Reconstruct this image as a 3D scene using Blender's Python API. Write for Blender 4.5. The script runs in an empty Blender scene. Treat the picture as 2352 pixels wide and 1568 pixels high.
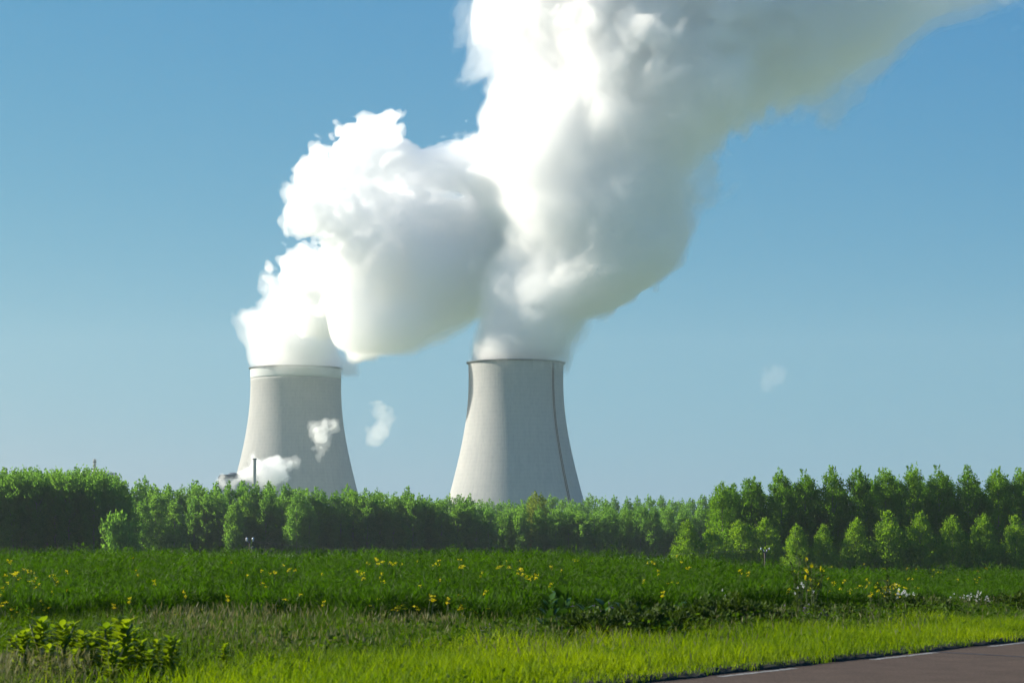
import bpy, math, random
import numpy as np

# ------------------------------------------------------------------ camera, world, sun, exposure
sc = bpy.context.scene
C = sc.collection
F, K, EYE = 2223.0, 1024 / 2352, 1.70          # focal length in px of a 1024 px frame; drawing units -> px
PITCH = math.atan((1250 - 784) * K / F)
cam = bpy.data.cameras.new('camera')
cam.lens, cam.sensor_width = F / 1024 * 36, 36
cam.clip_start, cam.clip_end = 0.5, 40000
cam.dof.use_dof, cam.dof.focus_distance, cam.dof.aperture_fstop = True, 900, 4.5
co = bpy.data.objects.new('camera', cam); C.objects.link(co)
co.location = (0, 0, EYE); co.rotation_euler = (math.pi / 2 + PITCH, 0, 0)
sc.camera = co

SUN_EL, SUN_AZ = math.radians(30), math.radians(-75)    # azimuth measured from +Y towards +X
sd = np.array([math.sin(SUN_AZ) * math.cos(SUN_EL), math.cos(SUN_AZ) * math.cos(SUN_EL), math.sin(SUN_EL)])
w = bpy.data.worlds.new('World'); sc.world = w; w.use_nodes = True
nt = w.node_tree; nt.nodes.clear()
sky = nt.nodes.new('ShaderNodeTexSky'); sky.sky_type = 'NISHITA'; sky.sun_disc = False
sky.sun_elevation, sky.sun_rotation = SUN_EL, SUN_AZ
sky.air_density, sky.dust_density, sky.ozone_density, sky.altitude = 1.0, 0.3, 1.0, 60
# the camera's colour response to the sky, channel by channel (deep teal above, pale at the horizon)
sp_, cb_ = nt.nodes.new('ShaderNodeSeparateColor'), nt.nodes.new('ShaderNodeCombineColor')
nt.links.new(sky.outputs[0], sp_.inputs[0])
for ch, (gm, k_) in enumerate(((3.0, .0033), (.62, .52), (.1, 2.0))):
    pw = nt.nodes.new('ShaderNodeMath'); pw.operation = 'POWER'; pw.inputs[1].default_value = gm; nt.links.new(sp_.outputs[ch], pw.inputs[0])
    ml = nt.nodes.new('ShaderNodeMath'); ml.operation = 'MULTIPLY'; ml.inputs[1].default_value = k_; nt.links.new(pw.outputs[0], ml.inputs[0]); nt.links.new(ml.outputs[0], cb_.inputs[ch])
bg = nt.nodes.new('ShaderNodeBackground'); bg.inputs[1].default_value = 0.1
wo = nt.nodes.new('ShaderNodeOutputWorld')
nt.links.new(cb_.outputs[0], bg.inputs[0]); nt.links.new(bg.outputs[0], wo.inputs[0])
sl = bpy.data.lights.new('sun', 'SUN'); sl.energy, sl.angle, sl.color = 5.0, math.radians(0.5), (1.0, 0.92, 0.77)
so = bpy.data.objects.new('sun', sl); C.objects.link(so)
from mathutils import Vector
so.rotation_euler = Vector(sd).to_track_quat('Z', 'Y').to_euler()
so.location = (-50, 30, 60)
vs = sc.view_settings
sc.display_settings.display_device = 'sRGB'
vs.view_transform, vs.look, vs.exposure, vs.gamma, vs.use_curve_mapping = 'Standard', 'None', 1.12, 1.0, False
cy = sc.cycles
cy.use_denoising = True
cy.max_bounces, cy.diffuse_bounces, cy.glossy_bounces, cy.transmission_bounces = 24, 3, 2, 4
cy.volume_bounces, cy.transparent_max_bounces = 24, 48
cy.use_adaptive_sampling, cy.adaptive_threshold = True, .02
cy.caustics_reflective = cy.caustics_refractive = False
cy.sample_clamp_indirect = 8

# ------------------------------------------------------------------ helpers
def pt(dx, dy, depth):
    """the world point seen at drawing position (dx, dy) at a distance DEPTH along +Y"""
    u, v = (dx - 1176) * K / F, (784 - dy) * K / F
    yw = math.cos(PITCH) - v * math.sin(PITCH)
    zw = math.sin(PITCH) + v * math.cos(PITCH)
    s = depth / yw
    return np.array([u * s, depth, EYE + zw * s])

def mesh_np(name, V, faces, mat=None, attr=None, smooth=False):
    me = bpy.data.meshes.new(name)
    V = np.asarray(V, np.float32)
    if isinstance(faces, np.ndarray): faces = [faces]
    faces = [np.asarray(f, np.int32) for f in faces if len(f)]
    me.vertices.add(len(V)); me.vertices.foreach_set('co', V.ravel())
    nl = sum(f.size for f in faces); npoly = sum(len(f) for f in faces)
    me.loops.add(nl); me.loops.foreach_set('vertex_index', np.concatenate([f.ravel() for f in faces]))
    tot = np.concatenate([np.full(len(f), f.shape[1], np.int32) for f in faces])
    st = np.zeros(npoly, np.int32); st[1:] = np.cumsum(tot)[:-1]
    me.polygons.add(npoly); me.polygons.foreach_set('loop_start', st); me.polygons.foreach_set('loop_total', tot)
    me.polygons.foreach_set('use_smooth', np.full(npoly, smooth))
    if attr is not None:
        a = me.attributes.new('tint', 'FLOAT', 'POINT'); a.data.foreach_set('value', np.asarray(attr, np.float32))
    me.update(calc_edges=True); me.validate()
    if mat: me.materials.append(mat)
    return me

def link(name, data, parent=None, loc=None):
    o = bpy.data.objects.new(name, data); C.objects.link(o)
    if parent is not None: o.parent = parent
    if loc is not None: o.location = loc
    return o

def tag(o, label=None, cat=None, group=None, kind=None):
    if label: o['label'] = label
    if cat: o['category'] = cat
    if group: o['group'] = group
    if kind: o['kind'] = kind
    return o

def thing(name, label, cat, loc=(0, 0, 0), rz=0, group=None):
    o = link(name, None, loc=loc); o.rotation_euler = (0, 0, rz)
    return tag(o, label, cat, group)

def dup(root, loc, rz=0, scale=(1, 1, 1), label=None, group=None):
    r = root.copy(); C.objects.link(r); r.location = loc; r.rotation_euler = (0, 0, rz); r.scale = scale
    if label: r['label'] = label
    if group: r['group'] = group
    for ch in list(root.children):
        c = ch.copy(); C.objects.link(c); c.parent = r
        for g in ch.children:
            d = g.copy(); C.objects.link(d); d.parent = c
    return r

class MB:
    """collects tubes, boxes and revolved shapes into one mesh"""
    def __init__(s): s.v, s.q, s.n = [], {}, 0
    def add(s, V, *F_):
        V = np.asarray(V, float)
        for f in F_:
            f = np.asarray(f, np.int32)
            if len(f): s.q.setdefault(f.shape[1], []).append(f + s.n)
        s.v.append(V); s.n += len(V)
    def tube(s, pts, rad, n=8, cap=True):
        pts = np.asarray(pts, float); rad = np.broadcast_to(np.asarray(rad, float), (len(pts),))
        T = np.gradient(pts, axis=0); T /= np.linalg.norm(T, axis=1)[:, None] + 1e-9
        up = np.array([0, 0, 1.0]) if abs(T[0][2]) < .9 else np.array([1.0, 0, 0])
        a = np.cross(T, up); a /= np.linalg.norm(a, axis=1)[:, None] + 1e-9
        b = np.cross(T, a)
        th = np.arange(n) * 2 * math.pi / n
        V = (pts[:, None] + rad[:, None, None] * (np.cos(th)[None, :, None] * a[:, None] + np.sin(th)[None, :, None] * b[:, None])).reshape(-1, 3)
        i, j = np.meshgrid(np.arange(len(pts) - 1), np.arange(n), indexing='ij'); i, j = i.ravel(), j.ravel(); j2 = (j + 1) % n
        Q = np.stack([i * n + j, i * n + j2, (i + 1) * n + j2, (i + 1) * n + j], 1)
        if cap:
            m = len(V); V = np.vstack([V, pts[:1], pts[-1:]]); k = np.arange(n); k2 = (k + 1) % n
            e = (len(pts) - 1) * n
            s.add(V, Q, np.stack([k2, k, np.full(n, m)], 1), np.stack([e + k, e + k2, np.full(n, m + 1)], 1))
        else: s.add(V, Q)
    def lathe(s, prof, n=96, closed=False):
        prof = np.asarray(prof, float); th = np.arange(n) * 2 * math.pi / n
        V = np.stack([prof[:, 0][:, None] * np.cos(th), prof[:, 0][:, None] * np.sin(th), np.broadcast_to(prof[:, 1][:, None], (len(prof), n))], 2).reshape(-1, 3)
        m = len(prof); i, j = np.meshgrid(np.arange(m if closed else m - 1), np.arange(n), indexing='ij'); i, j = i.ravel(), j.ravel(); j2 = (j + 1) % n; i2 = (i + 1) % m
        s.add(V, np.stack([i * n + j, i * n + j2, i2 * n + j2, i2 * n + j], 1))
    def box(s, c, d):
        c, d = np.asarray(c, float), np.asarray(d, float) / 2
        V = np.array([[x, y, z] for x in (-1, 1) for y in (-1, 1) for z in (-1, 1)]) * d + c
        s.add(V, [[0, 1, 3, 2], [4, 6, 7, 5], [0, 4, 5, 1], [2, 3, 7, 6], [0, 2, 6, 4], [1, 5, 7, 3]])
    def mesh(s, name, mat, smooth=False):
        return mesh_np(name, np.vstack(s.v), [np.vstack(f) for f in s.q.values()], mat, smooth=smooth)

def kites(P, D, L, W, rng, side=None):
    """N flat leaf kites: base P, direction D, length L, width W -> verts, quads"""
    N = len(P); D = D / (np.linalg.norm(D, axis=1)[:, None] + 1e-9)
    if side is None: side = rng.normal(size=(N, 3))
    S = np.cross(D, side); S /= np.linalg.norm(S, axis=1)[:, None] + 1e-9
    L, W = np.broadcast_to(L, N)[:, None], np.broadcast_to(W, N)[:, None]
    V = np.stack([P, P + D * L * .45 + S * W * .5, P + D * L, P + D * L * .45 - S * W * .5], 1).reshape(-1, 3)
    return V, np.arange(4 * N).reshape(-1, 4)

def blades(P, L, W, lean, rng, bend=.5):
    """N tapering grass blades of two bent pieces -> verts (5 each), tris, quads"""
    N = len(P); az = rng.uniform(0, 2 * math.pi, N)
    H = np.stack([np.cos(az), np.sin(az), np.zeros(N)], 1)
    ln = np.abs(rng.normal(lean, lean * .6, N))[:, None]
    d1 = H * ln + [0, 0, 1]; d1 /= np.linalg.norm(d1, axis=1)[:, None]
    d2 = H * (ln + bend * rng.uniform(.2, 1.6, N)[:, None]) + [0, 0, 1]; d2 /= np.linalg.norm(d2, axis=1)[:, None]
    f = rng.uniform(0, 2 * math.pi, N); S = np.stack([np.cos(f), np.sin(f), np.zeros(N)], 1)
    L, W = np.broadcast_to(L, N)[:, None], np.broadcast_to(W, N)[:, None]
    M = P + d1 * L * .55; T = M + d2 * L * .45
    V = np.stack([P - S * W * .5, P + S * W * .5, M - S * W * .4, M + S * W * .4, T], 1).reshape(-1, 3)
    b = np.arange(N)[:, None] * 5
    return V, b + np.array([[2, 3, 4]]), b + np.array([[0, 1, 3, 2]])

def merge(parts):
    """[(V, faces...)] -> one (V, [faces])"""
    Vs, Fs, n = [], {}, 0
    for V, *fs in parts:
        for f in fs: Fs.setdefault(f.shape[1], []).append(f + n)
        Vs.append(V); n += len(V)
    return np.vstack(Vs), [np.vstack(f) for f in Fs.values()]

def sstep(a, b, x):
    t = np.clip((np.asarray(x, float) - a) / (b - a), 0, 1); return t * t * (3 - 2 * t)

# ------------------------------------------------------------------ materials
def new_mat(name):
    m = bpy.data.materials.new(name); m.use_nodes = True; n = m.node_tree; n.nodes.clear()
    return m, n, n.nodes.new('ShaderNodeOutputMaterial')

def leaf_mat(name, c1, c2, trans=.45, tcol=(2.1, 2.0, .6), rough=.6, scale=None, gain=1.0):
    """leaves: tint attribute (or a noise) picks a colour between c1 and c2; light passes through the blade"""
    m, n, out = new_mat(name); N, L = n.nodes, n.links
    mix = N.new('ShaderNodeMixRGB'); mix.inputs[1].default_value = (*c1, 1); mix.inputs[2].default_value = (*c2, 1)
    at = N.new('ShaderNodeAttribute'); at.attribute_name = 'tint'
    if scale:
        tc = N.new('ShaderNodeTexCoord'); nz = N.new('ShaderNodeTexNoise'); nz.inputs['Scale'].default_value = scale; nz.inputs['Detail'].default_value = 3
        L.new(tc.outputs['Object'], nz.inputs['Vector'])
        ad = N.new('ShaderNodeMath'); ad.operation = 'MULTIPLY_ADD'; ad.inputs[1].default_value = 1.3; ad.inputs[2].default_value = -.42
        L.new(nz.outputs['Fac'], ad.inputs[0]); s2 = N.new('ShaderNodeMath'); s2.operation = 'MULTIPLY_ADD'; s2.inputs[1].default_value = .55
        oi = N.new('ShaderNodeObjectInfo'); s3 = N.new('ShaderNodeMath'); s3.operation = 'MULTIPLY_ADD'; s3.inputs[1].default_value = .5; s3.inputs[2].default_value = -.25
        L.new(oi.outputs['Random'], s3.inputs[0])
        s4 = N.new('ShaderNodeMath'); s4.operation = 'ADD'; L.new(s3.outputs[0], s4.inputs[0]); L.new(ad.outputs[0], s4.inputs[1])
        L.new(at.outputs['Fac'], s2.inputs[0]); L.new(s4.outputs[0], s2.inputs[2]); s2.use_clamp = True
        L.new(s2.outputs[0], mix.inputs[0])
    else: L.new(at.outputs['Fac'], mix.inputs[0])
    pb = N.new('ShaderNodeBsdfPrincipled'); pb.inputs['Roughness'].default_value = rough; pb.inputs['Specular IOR Level'].default_value = .10
    L.new(mix.outputs[0], pb.inputs['Base Color'])
    tr = N.new('ShaderNodeBsdfTranslucent'); tm = N.new('ShaderNodeMixRGB'); tm.blend_type = 'MULTIPLY'; tm.inputs[0].default_value = 1
    tm.inputs[2].default_value = (*tcol, 1); L.new(mix.outputs[0], tm.inputs[1]); L.new(tm.outputs[0], tr.inputs['Color'])
    ms = N.new('ShaderNodeMixShader'); ms.inputs[0].default_value = trans
    L.new(pb.outputs[0], ms.inputs[1]); L.new(tr.outputs[0], ms.inputs[2]); L.new(ms.outputs[0], out.inputs['Surface'])
    return m

def solid(name, col, rough=.8, var=.25, scale=3.0, bump=0, spec=.3):
    m, n, out = new_mat(name); N, L = n.nodes, n.links
    tc = N.new('ShaderNodeTexCoord'); nz = N.new('ShaderNodeTexNoise'); nz.inputs['Scale'].default_value = scale; nz.inputs['Detail'].default_value = 6
    L.new(tc.outputs['Object'], nz.inputs['Vector'])
    mix = N.new('ShaderNodeMixRGB'); mix.inputs[1].default_value = (*[c * (1 - var) for c in col], 1); mix.inputs[2].default_value = (*[min(1, c * (1 + var)) for c in col], 1)
    L.new(nz.outputs['Fac'], mix.inputs[0])
    pb = N.new('ShaderNodeBsdfPrincipled'); pb.inputs['Roughness'].default_value = rough; pb.inputs['Specular IOR Level'].default_value = spec
    L.new(mix.outputs[0], pb.inputs['Base Color'])
    if bump:
        bp = N.new('ShaderNodeBump'); bp.inputs['Strength'].default_value = bump; bp.inputs['Distance'].default_value = .05
        L.new(nz.outputs['Fac'], bp.inputs['Height']); L.new(bp.outputs[0], pb.inputs['Normal'])
    L.new(pb.outputs[0], out.inputs['Surface']); return m

def shell_mat(name, col, dark):
    """cast concrete with meridian ribs, lift joints and water streaks"""
    m, n, out = new_mat(name); N, L = n.nodes, n.links
    def math_(op, a, b=None, c=None):
        x = N.new('ShaderNodeMath'); x.operation = op
        for i, v in enumerate((a, b, c)):
            if v is None: continue
            if isinstance(v, (int, float)): x.inputs[i].default_value = v
            else: L.new(v, x.inputs[i])
        return x.outputs[0]
    tc = N.new('ShaderNodeTexCoord'); sp = N.new('ShaderNodeSeparateXYZ'); L.new(tc.outputs['Object'], sp.inputs[0])
    ang = math_('ARCTAN2', sp.outputs[1], sp.outputs[0])
    rib = math_('SINE', math_('MULTIPLY', ang, 96.0))
    lift = math_('POWER', math_('ABSOLUTE', math_('SINE', math_('MULTIPLY', sp.outputs[2], math.pi / 3.4))), 6)
    cb = N.new('ShaderNodeCombineXYZ'); L.new(math_('MULTIPLY', ang, 26.0), cb.inputs[0]); L.new(math_('MULTIPLY', sp.outputs[2], .035), cb.inputs[2])
    st = N.new('ShaderNodeTexNoise'); st.inputs['Scale'].default_value = 1; st.inputs['Detail'].default_value = 5; L.new(cb.outputs[0], st.inputs['Vector'])
    nz = N.new('ShaderNodeTexNoise'); nz.inputs['Scale'].default_value = .06; nz.inputs['Detail'].default_value = 7; L.new(tc.outputs['Object'], nz.inputs['Vector'])
    cl = N.new('ShaderNodeTexNoise'); cl.noise_dimensions = '2D'; cl.inputs['Scale'].default_value = 1; cl.inputs['Detail'].default_value = 0
    cc = N.new('ShaderNodeCombineXYZ'); L.new(math_('FLOOR', math_('MULTIPLY', ang, 96 / math.pi)), cc.inputs[0]); L.new(math_('FLOOR', math_('MULTIPLY', sp.outputs[2], 1 / 3.4)), cc.inputs[1])
    wn = N.new('ShaderNodeTexWhiteNoise'); wn.noise_dimensions = '2D'; L.new(cc.outputs[0], wn.inputs['Vector'])
    fac = math_('ADD', math_('MULTIPLY', st.outputs['Fac'], .75), math_('ADD', math_('MULTIPLY', nz.outputs['Fac'], .45), math_('ADD', math_('MULTIPLY', wn.outputs['Value'], .22), math_('ADD', math_('MULTIPLY', lift, -.10), -.23))))
    mix = N.new('ShaderNodeMixRGB'); mix.inputs[1].default_value = (*dark, 1); mix.inputs[2].default_value = (*col, 1); L.new(fac, mix.inputs[0])
    pb = N.new('ShaderNodeBsdfPrincipled'); pb.inputs['Roughness'].default_value = .85; pb.inputs['Specular IOR Level'].default_value = .2
    L.new(mix.outputs[0], pb.inputs['Base Color'])
    bp = N.new('ShaderNodeBump'); bp.inputs['Strength'].default_value = .4; bp.inputs['Distance'].default_value = .12
    L.new(math_('ADD', math_('POWER', math_('ABSOLUTE', rib), .6), math_('MULTIPLY', lift, .35)), bp.inputs['Height']); L.new(bp.outputs[0], pb.inputs['Normal'])
    L.new(pb.outputs[0], out.inputs['Surface']); return m

def vol_mat(name, dens, col=(1, 1, 1), g=.3, film=0.0):
    """steam: an even volume; FILM > 0 also gives its boundary a faint white film of droplets"""
    m, n, out = new_mat(name); N, L = n.nodes, n.links
    v = N.new('ShaderNodeVolumePrincipled'); v.inputs['Density'].default_value = dens; v.inputs['Color'].default_value = (*col, 1); v.inputs['Anisotropy'].default_value = g
    v.inputs['Absorption Color'].default_value = (0, 0, 0, 1) if False else (1, 1, 1, 1)
    L.new(v.outputs[0], out.inputs['Volume'])
    if film:
        t = N.new('ShaderNodeBsdfTransparent'); d = N.new('ShaderNodeBsdfTranslucent'); d.inputs['Color'].default_value = (.9, .9, .9, 1)
        ms = N.new('ShaderNodeMixShader'); ms.inputs[0].default_value = film
        L.new(t.outputs[0], ms.inputs[1]); L.new(d.outputs[0], ms.inputs[2]); L.new(ms.outputs[0], out.inputs['Surface'])
    return m

M_bark = solid('bark', (.19, .17, .14), .9, .4, 2)
M_palebark = solid('pale_bark', (.22, .20, .16), .9, .4, 2)
M_soil = solid('soil', (.045, .05, .02), .95, .5, .8)
M_metal = solid('galvanised', (.30, .32, .33), .5, .15, 5)
M_dark = solid('dark_steel', (.05, .055, .06), .6, .2, 4)
M_porc = solid('porcelain', (.8, .82, .82), .25, .05, 4, spec=.6)
M_wood = solid('pole_wood', (.13, .11, .09), .9, .3, 6)
M_conc = solid('grey_concrete', (.34, .34, .33), .85, .15, .08)
M_clad = solid('dark_cladding', (.06, .085, .12), .7, .2, .1)
M_cladlight = solid('pale_cladding', (.33, .36, .38), .7, .12, .1)
M_band = solid('white_band', (.50, .53, .53), .8, .10, .05)
M_rim = solid('rim_steel', (.11, .13, .14), .7, .2, .1)

# ------------------------------------------------------------------ ground, road
A0, TD, ND = np.array([2.70, 29.1]), np.array([.528, .849]), np.array([-.849, .528])
def q_of(x, y): return ND[0] * (x - A0[0]) + ND[1] * (y - A0[1])     # distance from the road's white line, into the verge
def s_of(x, y): return TD[0] * (x - A0[0]) + TD[1] * (y - A0[1])
def gz(x, y):
    x, y = np.asarray(x, float), np.asarray(y, float)
    z = -5.0 * sstep(95, 360, y) - .62 * sstep(-2, 15, x) * sstep(42, 72, y) * (1 - sstep(95, 360, y) * .5)
    z = z + .06 * np.sin(x * .9 + 1) * np.sin(y * .45) * sstep(30, 45, y) * (1 - sstep(90, 130, y))
    q = q_of(x, y); return z + np.where(q > .5, .07 + .02 * (1 - sstep(.6, 3, q)), -.05)
def geo(a, b, n): return np.geomspace(a, b, n)
fx = np.arange(-22, 26.01, .4)
gx = np.concatenate([-geo(23, 9000, 40)[::-1], fx, geo(27, 9000, 40)])
gy = np.concatenate([-geo(2, 2500, 14)[::-1], np.arange(-1, 20, 1.5), np.arange(20, 75, .4), geo(76, 14000, 70)])
X, Y = np.meshgrid(gx, gy, indexing='ij')
Z = gz(X, Y)
ii, jj = np.meshgrid(np.arange(len(gx) - 1), np.arange(len(gy) - 1), indexing='ij'); ii, jj = ii.ravel(), jj.ravel(); ny_ = len(gy)
Q = np.stack([ii * ny_ + jj, (ii + 1) * ny_ + jj, (ii + 1) * ny_ + jj + 1, ii * ny_ + jj + 1], 1)
def ground_mat():
    m, n, out = new_mat('meadow_ground'); N, L = n.nodes, n.links
    tc = N.new('ShaderNodeTexCoord')
    a = N.new('ShaderNodeTexNoise'); a.inputs['Scale'].default_value = .9; a.inputs['Detail'].default_value = 8; L.new(tc.outputs['Object'], a.inputs['Vector'])
    b = N.new('ShaderNodeMixRGB'); b.inputs[1].default_value = (.018, .022, .009, 1); b.inputs[2].default_value = (.05, .065, .018, 1); L.new(a.outputs['Fac'], b.inputs[0])
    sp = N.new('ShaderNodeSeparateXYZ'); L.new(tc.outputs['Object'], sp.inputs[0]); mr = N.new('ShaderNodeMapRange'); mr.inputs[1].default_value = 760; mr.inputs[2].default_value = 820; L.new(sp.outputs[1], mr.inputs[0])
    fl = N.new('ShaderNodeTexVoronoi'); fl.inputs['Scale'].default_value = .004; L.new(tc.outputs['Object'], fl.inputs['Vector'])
    fm = N.new('ShaderNodeMixRGB'); fm.inputs[1].default_value = (.13, .19, .06, 1); fm.inputs[2].default_value = (.18, .24, .16, 1); L.new(fl.outputs['Color'], fm.inputs[0])  # paler far fields, unseen, added to bounce light up into the steam
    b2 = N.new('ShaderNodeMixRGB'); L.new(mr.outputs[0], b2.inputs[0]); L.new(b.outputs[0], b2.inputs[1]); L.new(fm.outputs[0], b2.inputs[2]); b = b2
    pb = N.new('ShaderNodeBsdfPrincipled'); pb.inputs['Roughness'].default_value = .95; pb.inputs['Specular IOR Level'].default_value = .1
    L.new(b.outputs[0], pb.inputs['Base Color']); L.new(pb.outputs[0], out.inputs['Surface']); return m
tag(link('ground', mesh_np('ground', np.stack([X, Y, Z], 2).reshape(-1, 3), Q, ground_mat(), smooth=True)), kind='structure')

def road_mat():
    m, n, out = new_mat('reddish_asphalt'); N, L = n.nodes, n.links
    tc = N.new('ShaderNodeTexCoord')
    a = N.new('ShaderNodeTexNoise'); a.inputs['Scale'].default_value = 22; a.inputs['Detail'].default_value = 8; a.inputs['Roughness'].default_value = .8; L.new(tc.outputs['Object'], a.inputs['Vector'])
    c = N.new('ShaderNodeTexNoise'); c.inputs['Scale'].default_value = 1.6; c.inputs['Detail'].default_value = 9; c.inputs['Roughness'].default_value = .7; L.new(tc.outputs['Object'], c.inputs['Vector'])
    r = N.new('ShaderNodeValToRGB'); r.color_ramp.elements[0].position = .36; r.color_ramp.elements[1].position = .64
    r.color_ramp.elements[0].color = (.044, .034, .026, 1); r.color_ramp.elements[1].color = (.17, .120, .092, 1); L.new(a.outputs['Fac'], r.inputs[0])
    mu = N.new('ShaderNodeMixRGB'); mu.blend_type = 'MULTIPLY'; mu.inputs[0].default_value = .75; L.new(r.outputs[0], mu.inputs[1]); L.new(c.outputs['Fac'], mu.inputs[2])
    pb = N.new('ShaderNodeBsdfPrincipled'); pb.inputs['Roughness'].default_value = .95; pb.inputs['Specular IOR Level'].default_value = .12; L.new(mu.outputs[0], pb.inputs['Base Color'])
    bp = N.new('ShaderNodeBump'); bp.inputs['Strength'].default_value = .5; bp.inputs['Distance'].default_value = .02; L.new(a.outputs['Fac'], bp.inputs['Height']); L.new(bp.outputs[0], pb.inputs['Normal'])
    L.new(pb.outputs[0], out.inputs['Surface']); return m
def strip(name, q0, q1, s0, s1, z, mat, ns=60, nq=6, wob=0, seed=0):
    r = np.random.default_rng(seed)
    S = np.linspace(s0, s1, ns); V = []
    for s in S:
        for k in range(nq):
            q = q0 + (q1 - q0) * k / (nq - 1) + (wob * r.normal() if k in (0, nq - 1) else 0)
            V.append([*(A0 + TD * s + ND * q), z])
    i, j = np.meshgrid(np.arange(ns - 1), np.arange(nq - 1), indexing='ij'); i, j = i.ravel(), j.ravel()
    return link(name, mesh_np(name, V, np.stack([i * nq + j, i * nq + j + 1, (i + 1) * nq + j + 1, (i + 1) * nq + j], 1), mat))
tag(strip('road', -15, .22, -60, 400, 0, road_mat(), 400, 8, .03), kind='structure')
M_lip = solid('shade_tinted_soil', (.018, .018, .010), .95, .6, 6, bump=.5)  # soil nearly black: the lip's own shade is put into its colour
def bank():
    r = np.random.default_rng(31); S = np.arange(-40, 120, .12); V = []
    for i, s_ in enumerate(S):
        wq = .05 * math.sin(s_ * 2.1) + .03 * math.sin(s_ * 5.3 + 1) + r.normal(0, .015)
        for q, z in ((.13 + wq, -.02), (.18 + wq, .03 + r.normal(0, .010)), (.28 + wq, .07 + r.normal(0, .010)), (.62, .075), (1.2, .06)):
            V.append([*(A0 + TD * s_ + ND * q), z])
    i, j = np.meshgrid(np.arange(len(S) - 1), np.arange(4), indexing='ij'); i, j = i.ravel(), j.ravel()
    return link('verge_bank', mesh_np('verge_bank', V, np.stack([i * 5 + j, i * 5 + j + 1, (i + 1) * 5 + j + 1, (i + 1) * 5 + j], 1), M_lip))
tag(bank(), kind='structure')
def worn_mat():
    m, n, out = new_mat('worn_paint'); N, L = n.nodes, n.links
    tc = N.new('ShaderNodeTexCoord'); a = N.new('ShaderNodeTexNoise'); a.inputs['Scale'].default_value = 9; a.inputs['Detail'].default_value = 8; L.new(tc.outputs['Object'], a.inputs['Vector'])
    r = N.new('ShaderNodeValToRGB'); r.color_ramp.elements[0].position = .36; r.color_ramp.elements[1].position = .62
    r.color_ramp.elements[0].color = (.12, .11, .10, 1); r.color_ramp.elements[1].color = (.24, .24, .23, 1); L.new(a.outputs['Fac'], r.inputs[0])
    pb = N.new('ShaderNodeBsdfPrincipled'); pb.inputs['Roughness'].default_value = .7; L.new(r.outputs[0], pb.inputs['Base Color']); L.new(pb.outputs[0], out.inputs['Surface']); return m
M_worn = worn_mat()
for k, (s0, s1) in enumerate(((-10, -7.6), (-5, -2.6), (-.1, 2.2), (4.9, 7.5), (10.0, 12.6), (15, 17.5), (20, 22.5))):
    tag(strip('road_marking', -.10, .02, s0, s1, .004, M_worn, 60, 3, .02, k), kind='structure')
# thin, slightly uneven dark line across the lane
ck = MB(); p0, p1 = pt(2010, 1484, 36.9)[:2], pt(2500, 1512, 33.0)[:2]
rr = np.random.default_rng(4); n_ = 40; cl_ = np.array([p0 + (p1 - p0) * t for t in np.linspace(0, 1, n_)]) + rr.normal(0, .012, (n_, 2)); nn = np.array([-(p1 - p0)[1], (p1 - p0)[0]]); nn /= np.linalg.norm(nn)
V = np.concatenate([np.c_[cl_ - nn * .045, np.full(n_, .004)], np.c_[cl_ + nn * .045, np.full(n_, .004)]])
i = np.arange(n_ - 1); tag(link('road_dark_line', mesh_np('road_dark_line', V, np.stack([i, i + 1, n_ + i + 1, n_ + i], 1), solid('dark_line', (.018, .017, .02), .5, .3, 4))), kind='structure')

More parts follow.
